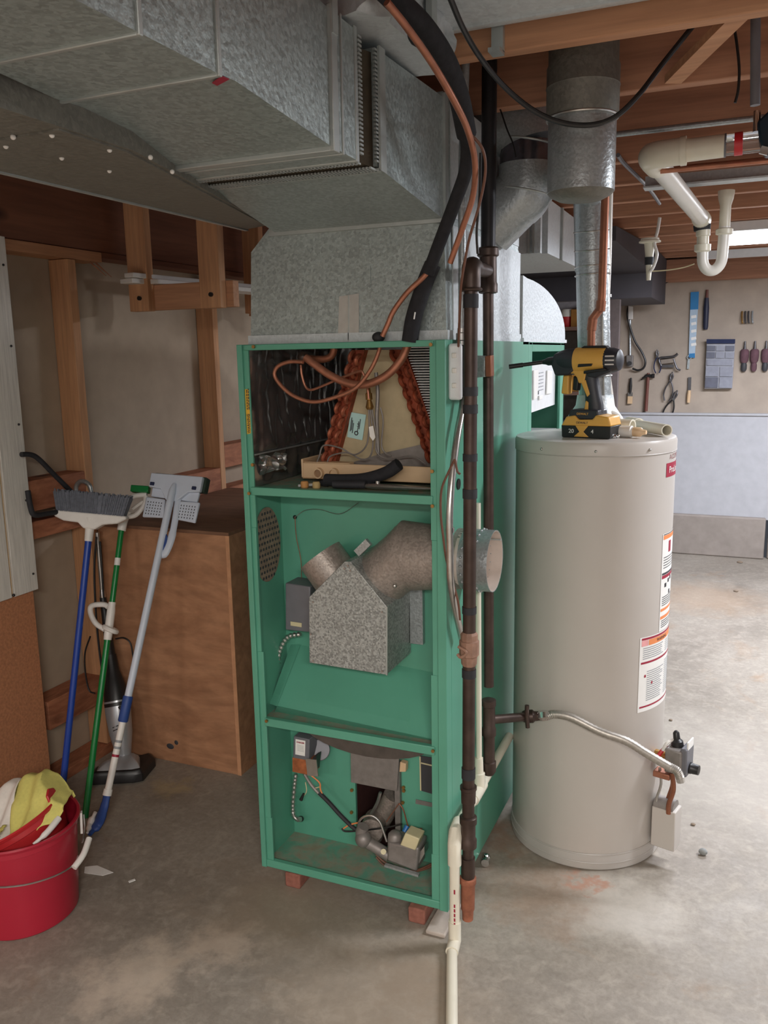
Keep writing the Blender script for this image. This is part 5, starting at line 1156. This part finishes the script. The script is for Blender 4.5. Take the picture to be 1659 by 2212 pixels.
PROF_Y = [(0, -.105), (.2, -.06), (.4, .0), (.62, .085), (.74, .13), (.82, .148), (1, .152)]
PROF_Z = [(0, -.035), (.2, -.02), (.4, .022), (.62, .058), (.74, .05), (.82, .03), (1, -.035)]
def rag(u0, u1, seed, lift, over):
    def fn(u, v):
        x = u0+(u1-u0)*u; k = math.sqrt(max(.12, 1-(x/.158)**2))
        y = lerp1(PROF_Y, v)*k; z = (lerp1(PROF_Z, v)+lift*math.sin(PI*min(1, v/.8)))
        q = V((x*20, v*4, seed))
        z += .012*noise.noise(q)+.005*math.sin(x*110+2.5*math.sin(v*5+seed))
        y += .006*noise.noise(q*1.7+V((4, 0, 0)))
        if over and x > .10: z = min(z, .045-(x-.10)*1.2+.004*noise.noise(q))
        return rc+e1*x+e2*y+an*z
    return fn
yo = thing('yellow_rag', 'crumpled yellow cloth draped over the rim of the tilted bucket', 'cloth', rc)
obj('fabric', sheet(B(), rag(.012, .156, 2.0, .004, True), 44, 44), YCLOTH, yo, solid=.003, smooth=60)
wo = thing('white_rag', 'white cloth with a fuzzy navy stripe stuffed into the tilted bucket', 'cloth', rc)
wfn = rag(-.14, .016, 7.0, .006, False)
obj('fabric', sheet(B(), wfn, 40, 44), WCLOTH, wo, solid=.003, smooth=60)
sb_ = B(); rng = random.Random(2)
for k in range(60):
    t = k/59; p = wfn(.42+.42*t, .48-.46*t)+an*.004
    for j in range(3): cyl(sb_, p, p+V((rng.uniform(-1, 1), rng.uniform(-1, 1), rng.uniform(.2, 1)))*.011, .0022, .0008, 5)
obj('navy_fringe', sb_, NAVY, wo, stuff=True)
pf = obj('yellow_scrap', sheet(B(), lambda u, v: rc+e1*(-.06+.075*u)-e2*(.118-.045*v-.01*u)+an*(.006+.006*noise.noise(V((u*5, v*5, 1)))), 16, 8), YCLOTH, None, solid=.002); tag(pf, 'small yellow cloth corner at the front rim of the tilted bucket', 'cloth')

# bits on the floor
ps = obj('paper_scrap', prism(B(), [(-1.755, 1.764, 0.001), (-1.725, 1.783, 0.001), (-1.655, 1.773, 0.001), (-1.674, 1.749, 0.001), (-1.735, 1.739, 0.001)], (0, 0, .0012)), WHT); tag(ps, 'torn white paper scrap on the floor right of the red bucket', 'paper scrap')
p2 = obj('paint_fleck', beam(B(), (-1.581, 1.752, 0.002), (-1.571, 1.768, 0.002), .008, .002), WHT); tag(p2, 'tiny white chip on the floor right of the paper scrap', 'chip')
ck = obj('caster_fitting', stack(B(), (-0.636, 2.2, 0.014), (-0.643, 2.256, 0.014), [(0, .012), (.01, .013), (.012, .009), (.022, .009), (.024, .012), (.034, .012)], 14), CHROME); tag(ck, 'shiny pipe nipple lying on the floor between furnace and heater', 'fitting')
gc = obj('gravel_chip', ball(B(), (-0.044, 2.502, 0.01), .013, 5, (1, .8, .8)), plain('grey_stone', S(138, 140, 138), .9)); tag(gc, 'small grey stone chip on the floor right of the water heater', 'chip')
for q, lab in (((-0.212, 3.454, 0.004), 'dark speck on the floor right behind the gas control'), ((-0.081, 2.662, 0.004), 'tiny dark crumb on the floor just behind the grey chip')):
    o = obj('debris_crumb', ball(B(), q, .006, 5, (1.3, 1, .6)), DUST); tag(o, lab, 'debris')
for q, r, lab in (((0.024, 6.367, 0.006), .016, 'dark crumb near the concrete curb at the back wall'), ((0.009, 5.573, 0.006), .012, 'grey crumb on the floor in front of the back curb')):
    o = obj('debris_crumb', ball(B(), q, r, 5, (1.3, 1, .5)), DUST); tag(o, lab, 'debris')

# ================================================================ RIGHT AND BACK
dn = thing('drain_pipe', 'white plastic drain pipe slung under the joists with a trap at its end', 'drain pipe', (-.2, 3.0, 1.85))
zq = 2.015
obj('long_pipe', tube(B(), [(-.268, 2.52, 2.01), (-.19, 3.58, 1.985)], .0285, 24, 0), PVCW, dn)
obj('elbow', tube(B(), [(-.265, 2.62, 2.01), (-.272, 2.53, 2.012), (-.262, 2.50, 2.013), (-.225, 2.494, 2.014), (-.18, 2.494, 2.015)], .0345, 24, 3), PVC, dn)
obj('header_pipe', cyl(B(), (-.2, 2.494, 2.015), (-.085, 2.494, 2.018), .029, n=24), PVC, dn)
obj('hub_ring', cyl(B(), (-.195, 2.494, 2.015), (-.18, 2.494, 2.0155), .037, n=24), PVC, dn)
te = V((-.19, 3.58, 1.985))
obj('end_hub', stack(B(), te-V((.004, .05, 0)), te+V((0, .03, -.002)), [(0, .033), (.06, .034), (.07, .030)], 20), PVC, dn)
obj('rubber_ring', stack(B(), te+V((.0, .0, -.02)), te+V((.002, .0, -.045)), [(0, .032), (.02, .03)], 20), RUBBER, dn)
obj('slip_nut', stack(B(), te+V((.005, 0, -.03)), te+V((.006, 0, -.125)), [(0, .026), (.03, .026), (.032, .022), (.06, .022), (.062, .03), (.085, .03), (.09, .023)], 20), PVC, dn)
obj('trap_bend', tube(B(), [te+V((.006, 0, -.11)), te+V((.01, 0, -.16)), te+V((.028, .005, -.186)), te+V((.054, .01, -.186)), te+V((.074, .012, -.16)), te+V((.078, .012, -.11)), te+V((.08, .012, -.03))], .0205, 18, 6), PVCW, dn)
obj('slip_nut', stack(B(), te+V((.08, .012, -.06)), te+V((.08, .012, -.03)), [(0, .024), (.003, .031), (.02, .031), (.024, .024)], 20), PVC, dn)
obj('tailpiece', stack(B(), te+V((.08, .012, -.04)), te+V((.08, .012, .1)), [(0, .02), (.085, .02), (.11, .027), (.13, .03), (.14, .03)], 20), PVC, dn)
ct = thing('clear_test_tube', 'clear plastic pipe with a red band joined to the drain pipe', 'pipe', (-.03, 2.494, 1.99))
obj('tube_wall', cyl(B(), (-.084, 2.494, 2.018), (.03, 2.494, 2.02), .0265, n=24), CLEAR, ct)
obj('red_band', cyl(B(), (-.063, 2.494, 2.0186), (-.043, 2.494, 2.019), .0285, n=24), REDP, ct)
obj('end_cap', cyl(B(), (-.087, 2.494, 2.018), (-.083, 2.494, 2.018), .0295, n=24), GREYBOX, ct)
vv = thing('shutoff_valve', 'black and chrome shutoff valve at the right edge under the joists', 'valve', (.03, 2.46, 1.98))
obj('body', prism(B(), [(-0.012, 2.44, 2.056), (0.027, 2.44, 2.091), (0.045, 2.44, 2.062), (0.05, 2.44, 1.976), (0.01, 2.44, 1.974), (-0.004, 2.44, 2.009)], (0, .05, 0)), plain('teal_black_plastic', S(24, 44, 58), .3), vv, bev=.006)
obj('chrome_nipple', cyl(B(), (-0.013, 2.46, 2.085), (-0.012, 2.46, 2.036), .009, n=14), CHROME, vv)
obj('chrome_handle', beam(B(), (0.012, 2.43, 1.991), (0.006, 2.43, 1.974), .012, .02), CHROME, vv)
dpv = thing('dark_drop_pipe', 'dark vertical pipe dropping from the subfloor to the shutoff valve', 'pipe', (-.02, 2.12, 2.03))
obj('pipe', cyl(B(), (-0.016, 2.12, 2.016), (-0.03, 2.12, 2.28), .0105, n=14), GREYBOX, dpv)
wc = thing('bridging_cable', 'thin black wire hanging down from the bridging by the joist', 'cable', (-.05, 2.3, 2.1))
obj('sheath', tube(B(), [(-0.069, 2.2, 2.204), (-0.061, 2.2, 2.164), (-0.054, 2.2, 2.115), (-0.054, 2.2, 2.072), (-0.059, 2.2, 2.046)], .0035, 6), BLACKP, wc)
bc_ = thing('black_cable', 'black cable sagging from the ceiling in front of the vent stack', 'cable', (-.4, 2.2, 2.05))
obj('sheath', tube(B(), [(-0.537, 1.6, 2.142), (-0.536, 1.68, 2.111), (-0.532, 1.79, 2.087), (-0.505, 1.88, 2.052), (-0.461, 1.94, 2.018), (-0.406, 1.965, 1.992), (-0.342, 1.975, 1.981), (-0.29, 1.98, 1.993), (-0.246, 2, 2.036), (-0.205, 2.04, 2.101), (-0.144, 2.06, 2.178)], .0058, 9), BLACKP, bc_)
bc2 = thing('thin_ceiling_wire', 'thin dark wire drooping behind the black cable by the plenum', 'cable', (-.55, 2.2, 2.05))
obj('sheath', tube(B(), [(-0.652, 2.28, 2.175), (-0.627, 2.28, 2.121), (-0.608, 2.28, 2.069), (-0.592, 2.28, 2.033), (-0.583, 2.28, 1.998)], .0022, 6), BLACKP, bc2)
for nm, lab, pts, r, m in (('grey_water_line', 'grey water line clipped under the joists right of vent stack', [(-.6, 2.62, 2.105), (1.5, 2.62, 2.105)], .008, GALV_PIPE),
                           ('copper_water_line', 'copper water line running beneath the joists just behind the drain elbow', [(-.25, 2.56, 1.982), (.9, 2.56, 1.985)], .0065, COPPER),
                           ('far_copper_line', 'far copper line along the joists above the long drain pipe', [(-.3, 3.20, 2.108), (1.6, 3.20, 2.108)], .008, COPPER)):
    o = obj(nm, tube(B(), pts, r, 10, 0), m); tag(o, lab, 'pipe')
pc = thing('grey_wire_run', 'grey wire running slanted under the joists left of drain pipe', 'cable', (-.4, 3, 2.05))
obj('sheath', tube(B(), [(-0.417, 2.922, 2.112), (-0.415, 3.073, 2.112), (-0.389, 3.538, 2.112), (-0.383, 3.942, 2.112)], .007, 7), GREYBOX, pc)
bd_ = thing('basin_drain', 'white basin drain tail hanging from the joists left of the trap', 'fitting', (-.4, 4.3, 1.85))
bc0 = V((-0.455, 4.3, 2.015))
obj('flange', stack(B(), bc0, bc0-V((0, 0, .09)), [(0, .042), (.008, .042), (.012, .05), (.018, .05), (.022, .026), (.07, .02), (.09, .018)], 20), PVC, bd_)
obj('black_nut', stack(B(), bc0-V((0, 0, .085)), bc0-V((0, 0, .12)), [(0, .022), (.035, .02)], 16), RUBBER, bd_)
obj('tail', stack(B(), bc0-V((0, 0, .115)), bc0-V((0, 0, .19)), [(0, .016), (.075, .01)], 16), PVC, bd_)
obj('white_tube', tube(B(), [(-0.413, 4.28, 2.103), (-0.421, 4.28, 2.042), (-0.432, 4.28, 1.991), (-0.419, 4.28, 1.938), (-0.432, 4.28, 1.887), (-0.448, 4.28, 1.86)], .0075, 8), WHITEP, bd_)
obj('string', tube(B(), [(-0.448, 4.28, 1.864), (-0.373, 4.28, 1.865), (-0.302, 4.28, 1.873), (-0.252, 4.28, 1.887)], .003, 6), CREAM, bd_)
# fluorescent fixture over the workbench
fx_ = thing('fluorescent_fixture', 'lit fluorescent strip fixture hanging under the joists at right', 'ceiling light', (.5, 5.12, 1.995))
obj('housing', bx(-.13, 1.2, 4.70, 4.90, 2.07, 2.118), ENAMW, fx_, bev=.004)
obj('lens', prism(B(), [(-.125, 4.715, 2.03), (-.125, 4.705, 2.075), (-.125, 4.895, 2.075), (-.125, 4.885, 2.03), (-.125, 4.86, 2.02), (-.125, 4.74, 2.02)], (1.32, 0, 0)), LAMPT, fx_)
obj('end_cap', bx(-.135, -.125, 4.70, 4.90, 2.018, 2.118), ENAMW, fx_)
lf = obj('light_strip_housing', bx(-.33, 1.0, 6.0, 6.06, 2.07, 2.118), ENAMW); tag(lf, 'unlit white strip fixture under the joists close to the tool wall', 'ceiling light')

# tools on the back wall
YW = 6.598
def wall(name, label, cat, parts, z, group=None):
    t = thing(name, label, cat, (parts[0][1], YW, z), group)
    for nm, _, bm, m in parts: obj(nm, bm, m, t, bev=0)
    return t
T = thing('tool_package', 'long blue and white packaged tool hanging on the back wall', 'package', (-.38, YW, 1.42))
obj('card', prism(B(), [(-0.404, 6.592, 1.899), (-0.348, 6.592, 1.9), (-0.355, 6.592, 1.442), (-0.397, 6.592, 1.45)], (0, -.012, 0)), LPALE, T)
obj('blue_end', prism(B(), [(-0.404, 6.581, 1.901), (-0.348, 6.581, 1.902), (-0.347, 6.581, 1.78), (-0.401, 6.581, 1.779)], (0, -.004, 0)), LBLUE, T)
obj('blue_tip', prism(B(), [(-0.394, 6.581, 1.47), (-0.356, 6.581, 1.472), (-0.354, 6.581, 1.439), (-0.396, 6.581, 1.443)], (0, -.004, 0)), LBLUE, T)
b = B()
beam(b, (-0.393, 6.579, 1.727), (-0.358, 6.579, 1.732), .02, .003, (0, 1, 0))
beam(b, (-0.39, 6.579, 1.678), (-0.356, 6.579, 1.684), .02, .003, (0, 1, 0))
beam(b, (-0.388, 6.579, 1.626), (-0.354, 6.579, 1.632), .02, .003, (0, 1, 0))
beam(b, (-0.386, 6.579, 1.574), (-0.351, 6.579, 1.58), .02, .003, (0, 1, 0))
beam(b, (-0.384, 6.579, 1.532), (-0.349, 6.579, 1.537), .02, .003, (0, 1, 0))
obj('print', b, WHT, T)
T = thing('wood_file', 'dark file with reddish handle hanging right of the blue package', 'file', (-.29, YW, 1.64))
obj('blade', stack(B(), (-0.292, 6.58, 1.637), (-0.294, 6.58, 1.83), [(0, .014), (.02, .018), (.15, .02), (.22, .014)], 10), plain('dark_blue_steel', S(40, 44, 66), .5), T)
obj('handle', stack(B(), (-0.293, 6.58, 1.823), (-0.294, 6.58, 1.906), [(0, .008), (.03, .011), (.09, .009)], 10), TOOLR, T)
T = thing('outlet_cord', 'wall outlet box with a looping black cord on the back wall', 'outlet', (-.81, YW, 1.36))
obj('box_body', prism(B(), [(-0.83, 6.597, 1.382), (-0.783, 6.597, 1.381), (-0.783, 6.597, 1.463), (-0.833, 6.597, 1.467)], (0, -.04, 0)), GREYC, T, bev=.004)
obj('plug', cyl(B(), (-0.806, 6.56, 1.406), (-0.803, 6.53, 1.407), .016, n=12), BLACKP, T)
obj('conduit', tube(B(), [(-0.808, 6.585, 1.463), (-0.816, 6.585, 1.692), (-0.818, 6.585, 1.841)], .008, 8, 0), GALV_PIPE, T)
obj('cord', tube(B(), [(-0.802, 6.56, 1.862), (-0.83, 6.56, 1.807), (-0.831, 6.56, 1.741), (-0.808, 6.56, 1.657), (-0.772, 6.56, 1.563), (-0.724, 6.56, 1.489), (-0.695, 6.56, 1.421), (-0.706, 6.56, 1.371), (-0.745, 6.56, 1.355), (-0.785, 6.56, 1.369)], .0075, 8), BLACKP, T)
obj('adapter', prism(B(), [(-0.826, 6.575, 1.725), (-0.793, 6.575, 1.724), (-0.796, 6.575, 1.817), (-0.829, 6.575, 1.824)], (0, -.03, 0)), WHITEP, T, bev=.004)
T = thing('claw_hammer', 'claw hammer with reddish handle hanging head up on the back wall', 'hammer', (-.68, YW, 1.05))
obj('handle', stack(B(), (-0.679, 6.57, 1.055), (-0.672, 6.57, 1.313), [(0, .013), (.15, .011), (.24, .012), (.28, .01)], 12), TOOLR, T)
obj('head', tube(B(), [(-0.626, 6.565, 1.313), (-0.652, 6.565, 1.313), (-0.678, 6.565, 1.314), (-0.704, 6.565, 1.3), (-0.72, 6.565, 1.284)], [.016, .013, .012, .008, .004], 10, 4), BLACKP, T)
T = thing('paint_brush', 'narrow paint brush hanging at the left end of the back wall', 'brush', (-.8, YW, 1.10))
obj('handle', stack(B(), (-0.795, 6.58, 1.3), (-0.797, 6.58, 1.191), [(0, .006), (.06, .012), (.12, .008)], 10), BLACKP, T)
obj('ferrule', beam(B(), (-0.797, 6.58, 1.191), (-0.796, 6.58, 1.164), .035, .014, (0, 1, 0)), STEEL, T)
obj('bristles', beam(B(), (-0.796, 6.58, 1.164), (-0.797, 6.58, 1.109), .034, .018, (0, 1, 0)), TAN, T)
def pliers(name, label, c, L, ang, m):
    T = thing(name, label, 'pliers', V(c)-V((0, 0, L)))
    c = V(c); d = V((math.sin(ang), 0, -math.cos(ang))); s = V((d.z, 0, -d.x))
    for k in (-1, 1):
        obj('handle', tube(B(), [c, c+d*L*.35+s*k*L*.16, c+d*L*.7+s*k*L*.2, c+d*L+s*k*L*.1], L*.035, 8, 5), m, T)
        obj('jaw', tube(B(), [c, c-d*L*.2+s*k*L*.06, c-d*L*.42+s*k*L*.01], [L*.05, L*.045, L*.02], 8, 5), TOOLST, T)
    obj('pivot', cyl(B(), c+V((0, -.014, 0)), c+V((0, .006, 0)), L*.07, n=12), TOOLST, T)
    return T
pliers('locking_pliers', 'large dark pliers hanging lowest on the back wall right of the hammer', (-0.487, 6.57, 1.145), .16, -.35, BLACKP)
pliers('slim_pliers', 'slim steel pliers hanging just above the large dark pliers', (-0.512, 6.57, 1.279), .15, -.15, TOOLST)
pliers('blue_pliers', 'dark blue handled pliers hanging above and right of the hammer', (-0.613, 6.57, 1.453), .12, .05, NAVY)
T = thing('steel_clamp', 'small steel clamp tool hanging right of the dark blue pliers', 'clamp', (-.53, YW, 1.38))
obj('frame', tube(B(), [(-0.584, 6.57, 1.386), (-0.599, 6.57, 1.437), (-0.548, 6.57, 1.446), (-0.497, 6.57, 1.452), (-0.472, 6.57, 1.471)], .009, 8), TOOLST, T)
obj('body', beam(B(), (-0.585, 6.57, 1.413), (-0.489, 6.57, 1.425), .03, .03), plain('dull_brass_steel', S(150, 138, 128), .4, .5), T)
obj('lower_bar', beam(B(), (-0.577, 6.57, 1.383), (-0.494, 6.57, 1.382), .014, .02), TOOLST, T)
obj('screw_handle', tube(B(), [(-0.499, 6.56, 1.435), (-0.473, 6.56, 1.369), (-0.447, 6.56, 1.352)], .007, 8), TOOLST, T)
T = thing('chisel', 'pale chisel hanging below the blue package on the back wall', 'chisel', (-.37, YW, 1.1))
obj('blade', beam(B(), (-0.383, 6.585, 1.301), (-0.382, 6.585, 1.208), .022, .006, (0, 1, 0)), TOOLST, T)
obj('handle', stack(B(), (-0.382, 6.58, 1.208), (-0.385, 6.58, 1.131), [(0, .011), (.04, .014), (.09, .012)], 10), TAN, T)
T = thing('hanging_wrench', 'short steel wrench hanging above the chisel on the back wall', 'wrench', (-.36, YW, 1.32))
obj('shaft', beam(B(), (-0.398, 6.585, 1.361), (-0.395, 6.585, 1.43), .016, .006, (0, 1, 0)), GALV_PIPE, T)
obj('jaw', ring(B(), (-0.393, 6.585, 1.443), (0, 1, 0), .014, .005, 14, 6), GALV_PIPE, T)
DRW1, DRW2, DRW3 = plain('drawer_clear', S(140, 142, 154), .4), plain('drawer_dark', S(96, 98, 112), .4), plain('drawer_light', S(160, 160, 168), .4)
T = thing('parts_organizer', 'clear fronted small parts organizer hung on the back wall', 'organizer', (-.18, YW, 1.2))
og = [(-0.279, 6.596, 1.539), (-0.091, 6.596, 1.535), (-0.093, 6.596, 1.22), (-0.279, 6.596, 1.22)]
obj('case', prism(B(), og, (0, -.05, 0)), DRW3, T, bev=.004)
P0, P1, P2, P3 = [V(p)+V((0, -.052, 0)) for p in og]
rng = random.Random(11)
for v0, v1, n_ in ((.05, .16, 3), (.19, .32, 3), (.35, .48, 1), (.51, .72, 2), (.74, .97, 2)):
    for c_ in range(n_):
        a = P0+(P1-P0)*((c_+.05)/n_)+(P3-P0)*v0; e = (P1-P0)*(.9/n_); g = (P3-P0)*(v1-v0)
        obj('drawer', prism(B(), [a, a+e, a+e+g, a+g], (0, -.008, 0)), rng.choice([DRW1, DRW2, DRW1]), T)
obj('lid_strip', prism(B(), [P0+V((0, -.004, .03)), P1+V((0, -.004, .03)), P1+V((0, -.004, 0)), P0+V((0, -.004, 0))], (0, -.01, 0)), NAVY, T)
for k, (px, m) in enumerate(((1604, BRASS), (1610, TOOLST), (1616, TOOLST), (1623, GALV_PIPE))):
    q = V((-0.029, 6.585, 1.715)); q.x += (px-1612)*.0035
    o = obj('hanging_hook', tube(B(), [q+V((0, 0, .04)), q+V((0, -.012, .0)), q+V((.004, -.02, -.035)), q+V((.008, -.008, -.04))], .006, 8), m)
    tag(o, ['brass coloured hook on the back wall, leftmost of the row', 'dark steel hook right next to the brass one', 'dark steel hook third from the left of the row', 'grey steel hook at the right end of the row'][k], 'hook', 'hooks on the back wall')
for k, px in enumerate((1612, 1630, 1650)):
    q = V((0.039, 6.58, 1.459)); q.x += (px-1630)*.0036
    t = thing('hanging_grip', ['dull red gripped hand tool hanging nearest the parts organizer', 'dull red gripped hand tool hanging second from the organizer', 'dull red gripped hand tool hanging third from the organizer'][k], 'hand tool', q, 'gripped tools on the back wall')
    obj('grip', stack(B(), q+V((0, 0, .035)), q+V((0, 0, -.06)), [(0, .02), (.012, .029), (.05, .030), (.08, .027), (.095, .018)], 12), PURP, t)
    obj('shaft', stack(B(), q+V((0, 0, .09)), q+V((0, 0, .02)), [(0, .006), (.03, .008), (.07, .012)], 10), TOOLST, t)
    obj('end_knob', stack(B(), q+V((0, 0, -.055)), q+V((0, 0, -.12)), [(0, .014), (.02, .02), (.05, .02), (.065, .012)], 12), [LDARK, PURP, LDARK][k], t)
T = thing('wall_wire', 'thin dark wire running along the top of the back wall', 'cable', (-.5, 6.58, 1.9))
obj('sheath', tube(B(), [(-0.667, 6.55, 1.921), (-0.614, 6.55, 1.951), (-0.537, 6.55, 1.986), (-0.459, 6.55, 2.007)], .005, 6), BLACKP, T)

# shelving behind the furnace
sh = thing('storage_shelves', 'dim wooden storage shelves standing behind the furnace near the dark duct', 'shelves', (-1.05, 5.2, 0))
dkw = wood('dark_shelf_wood', S(92, 66, 56), S(112, 84, 72), 'X', 10)
for z in (.5, .95, 1.25, 1.62): obj('shelf_board', bx(-1.7, -.80, 5.0, 5.35, z, z+.02), dkw, sh)
for x in (-1.68, -.84): obj('upright', bx(x, x+.04, 5.0, 5.35, 0, 1.8), plain('dark_upright', S(84, 72, 66), .8), sh)
obj('back_board', bx(-1.7, -.80, 5.35, 5.36, 0, 1.8), plain('grey_back_board', S(128, 122, 122), .8), sh)
cn = thing('soda_can', 'red and white can on the upper storage shelf behind the furnace', 'can', (-1.1, 5.08, 1.64))
cq = V((-0.988, 5.08, 1.643)); cq.z = 1.64
obj('body', vlathe(B(), cq.x, cq.y, [(.028, 1.64), (.033, 1.65), (.033, 1.72), (.027, 1.74)], 18), REDP, cn)
obj('white_top', vlathe(B(), cq.x, cq.y, [(.0335, 1.70), (.0335, 1.722), (.028, 1.742)], 18), WHT, cn)
o = obj('cardboard_box', bx(cq.x+.03, cq.x+.20, 5.04, 5.2, 1.64, 1.74), plain('ochre_card', S(168, 118, 58), .8), None, bev=.003); tag(o, 'ochre cardboard box on the upper storage shelf beside the can', 'box')
o = obj('cardboard_box', bx(cq.x-.02, cq.x+.12, 5.03, 5.2, 1.27, 1.45), plain('amber_card', S(196, 138, 60), .8), None, bev=.003); tag(o, 'amber box on the middle storage shelf behind the drill', 'box')
o = obj('dark_case', bx(cq.x-.05, cq.x+.2, 5.02, 5.25, .97, 1.1), NAVY, None, bev=.01); tag(o, 'dark navy case on the lower storage shelf behind the drill', 'case')
obj('end_panel', bx(-.80, -.72, 5.3, 5.36, 0, 1.8), plain('dark_end_panel', S(84, 74, 72), .85), sh)
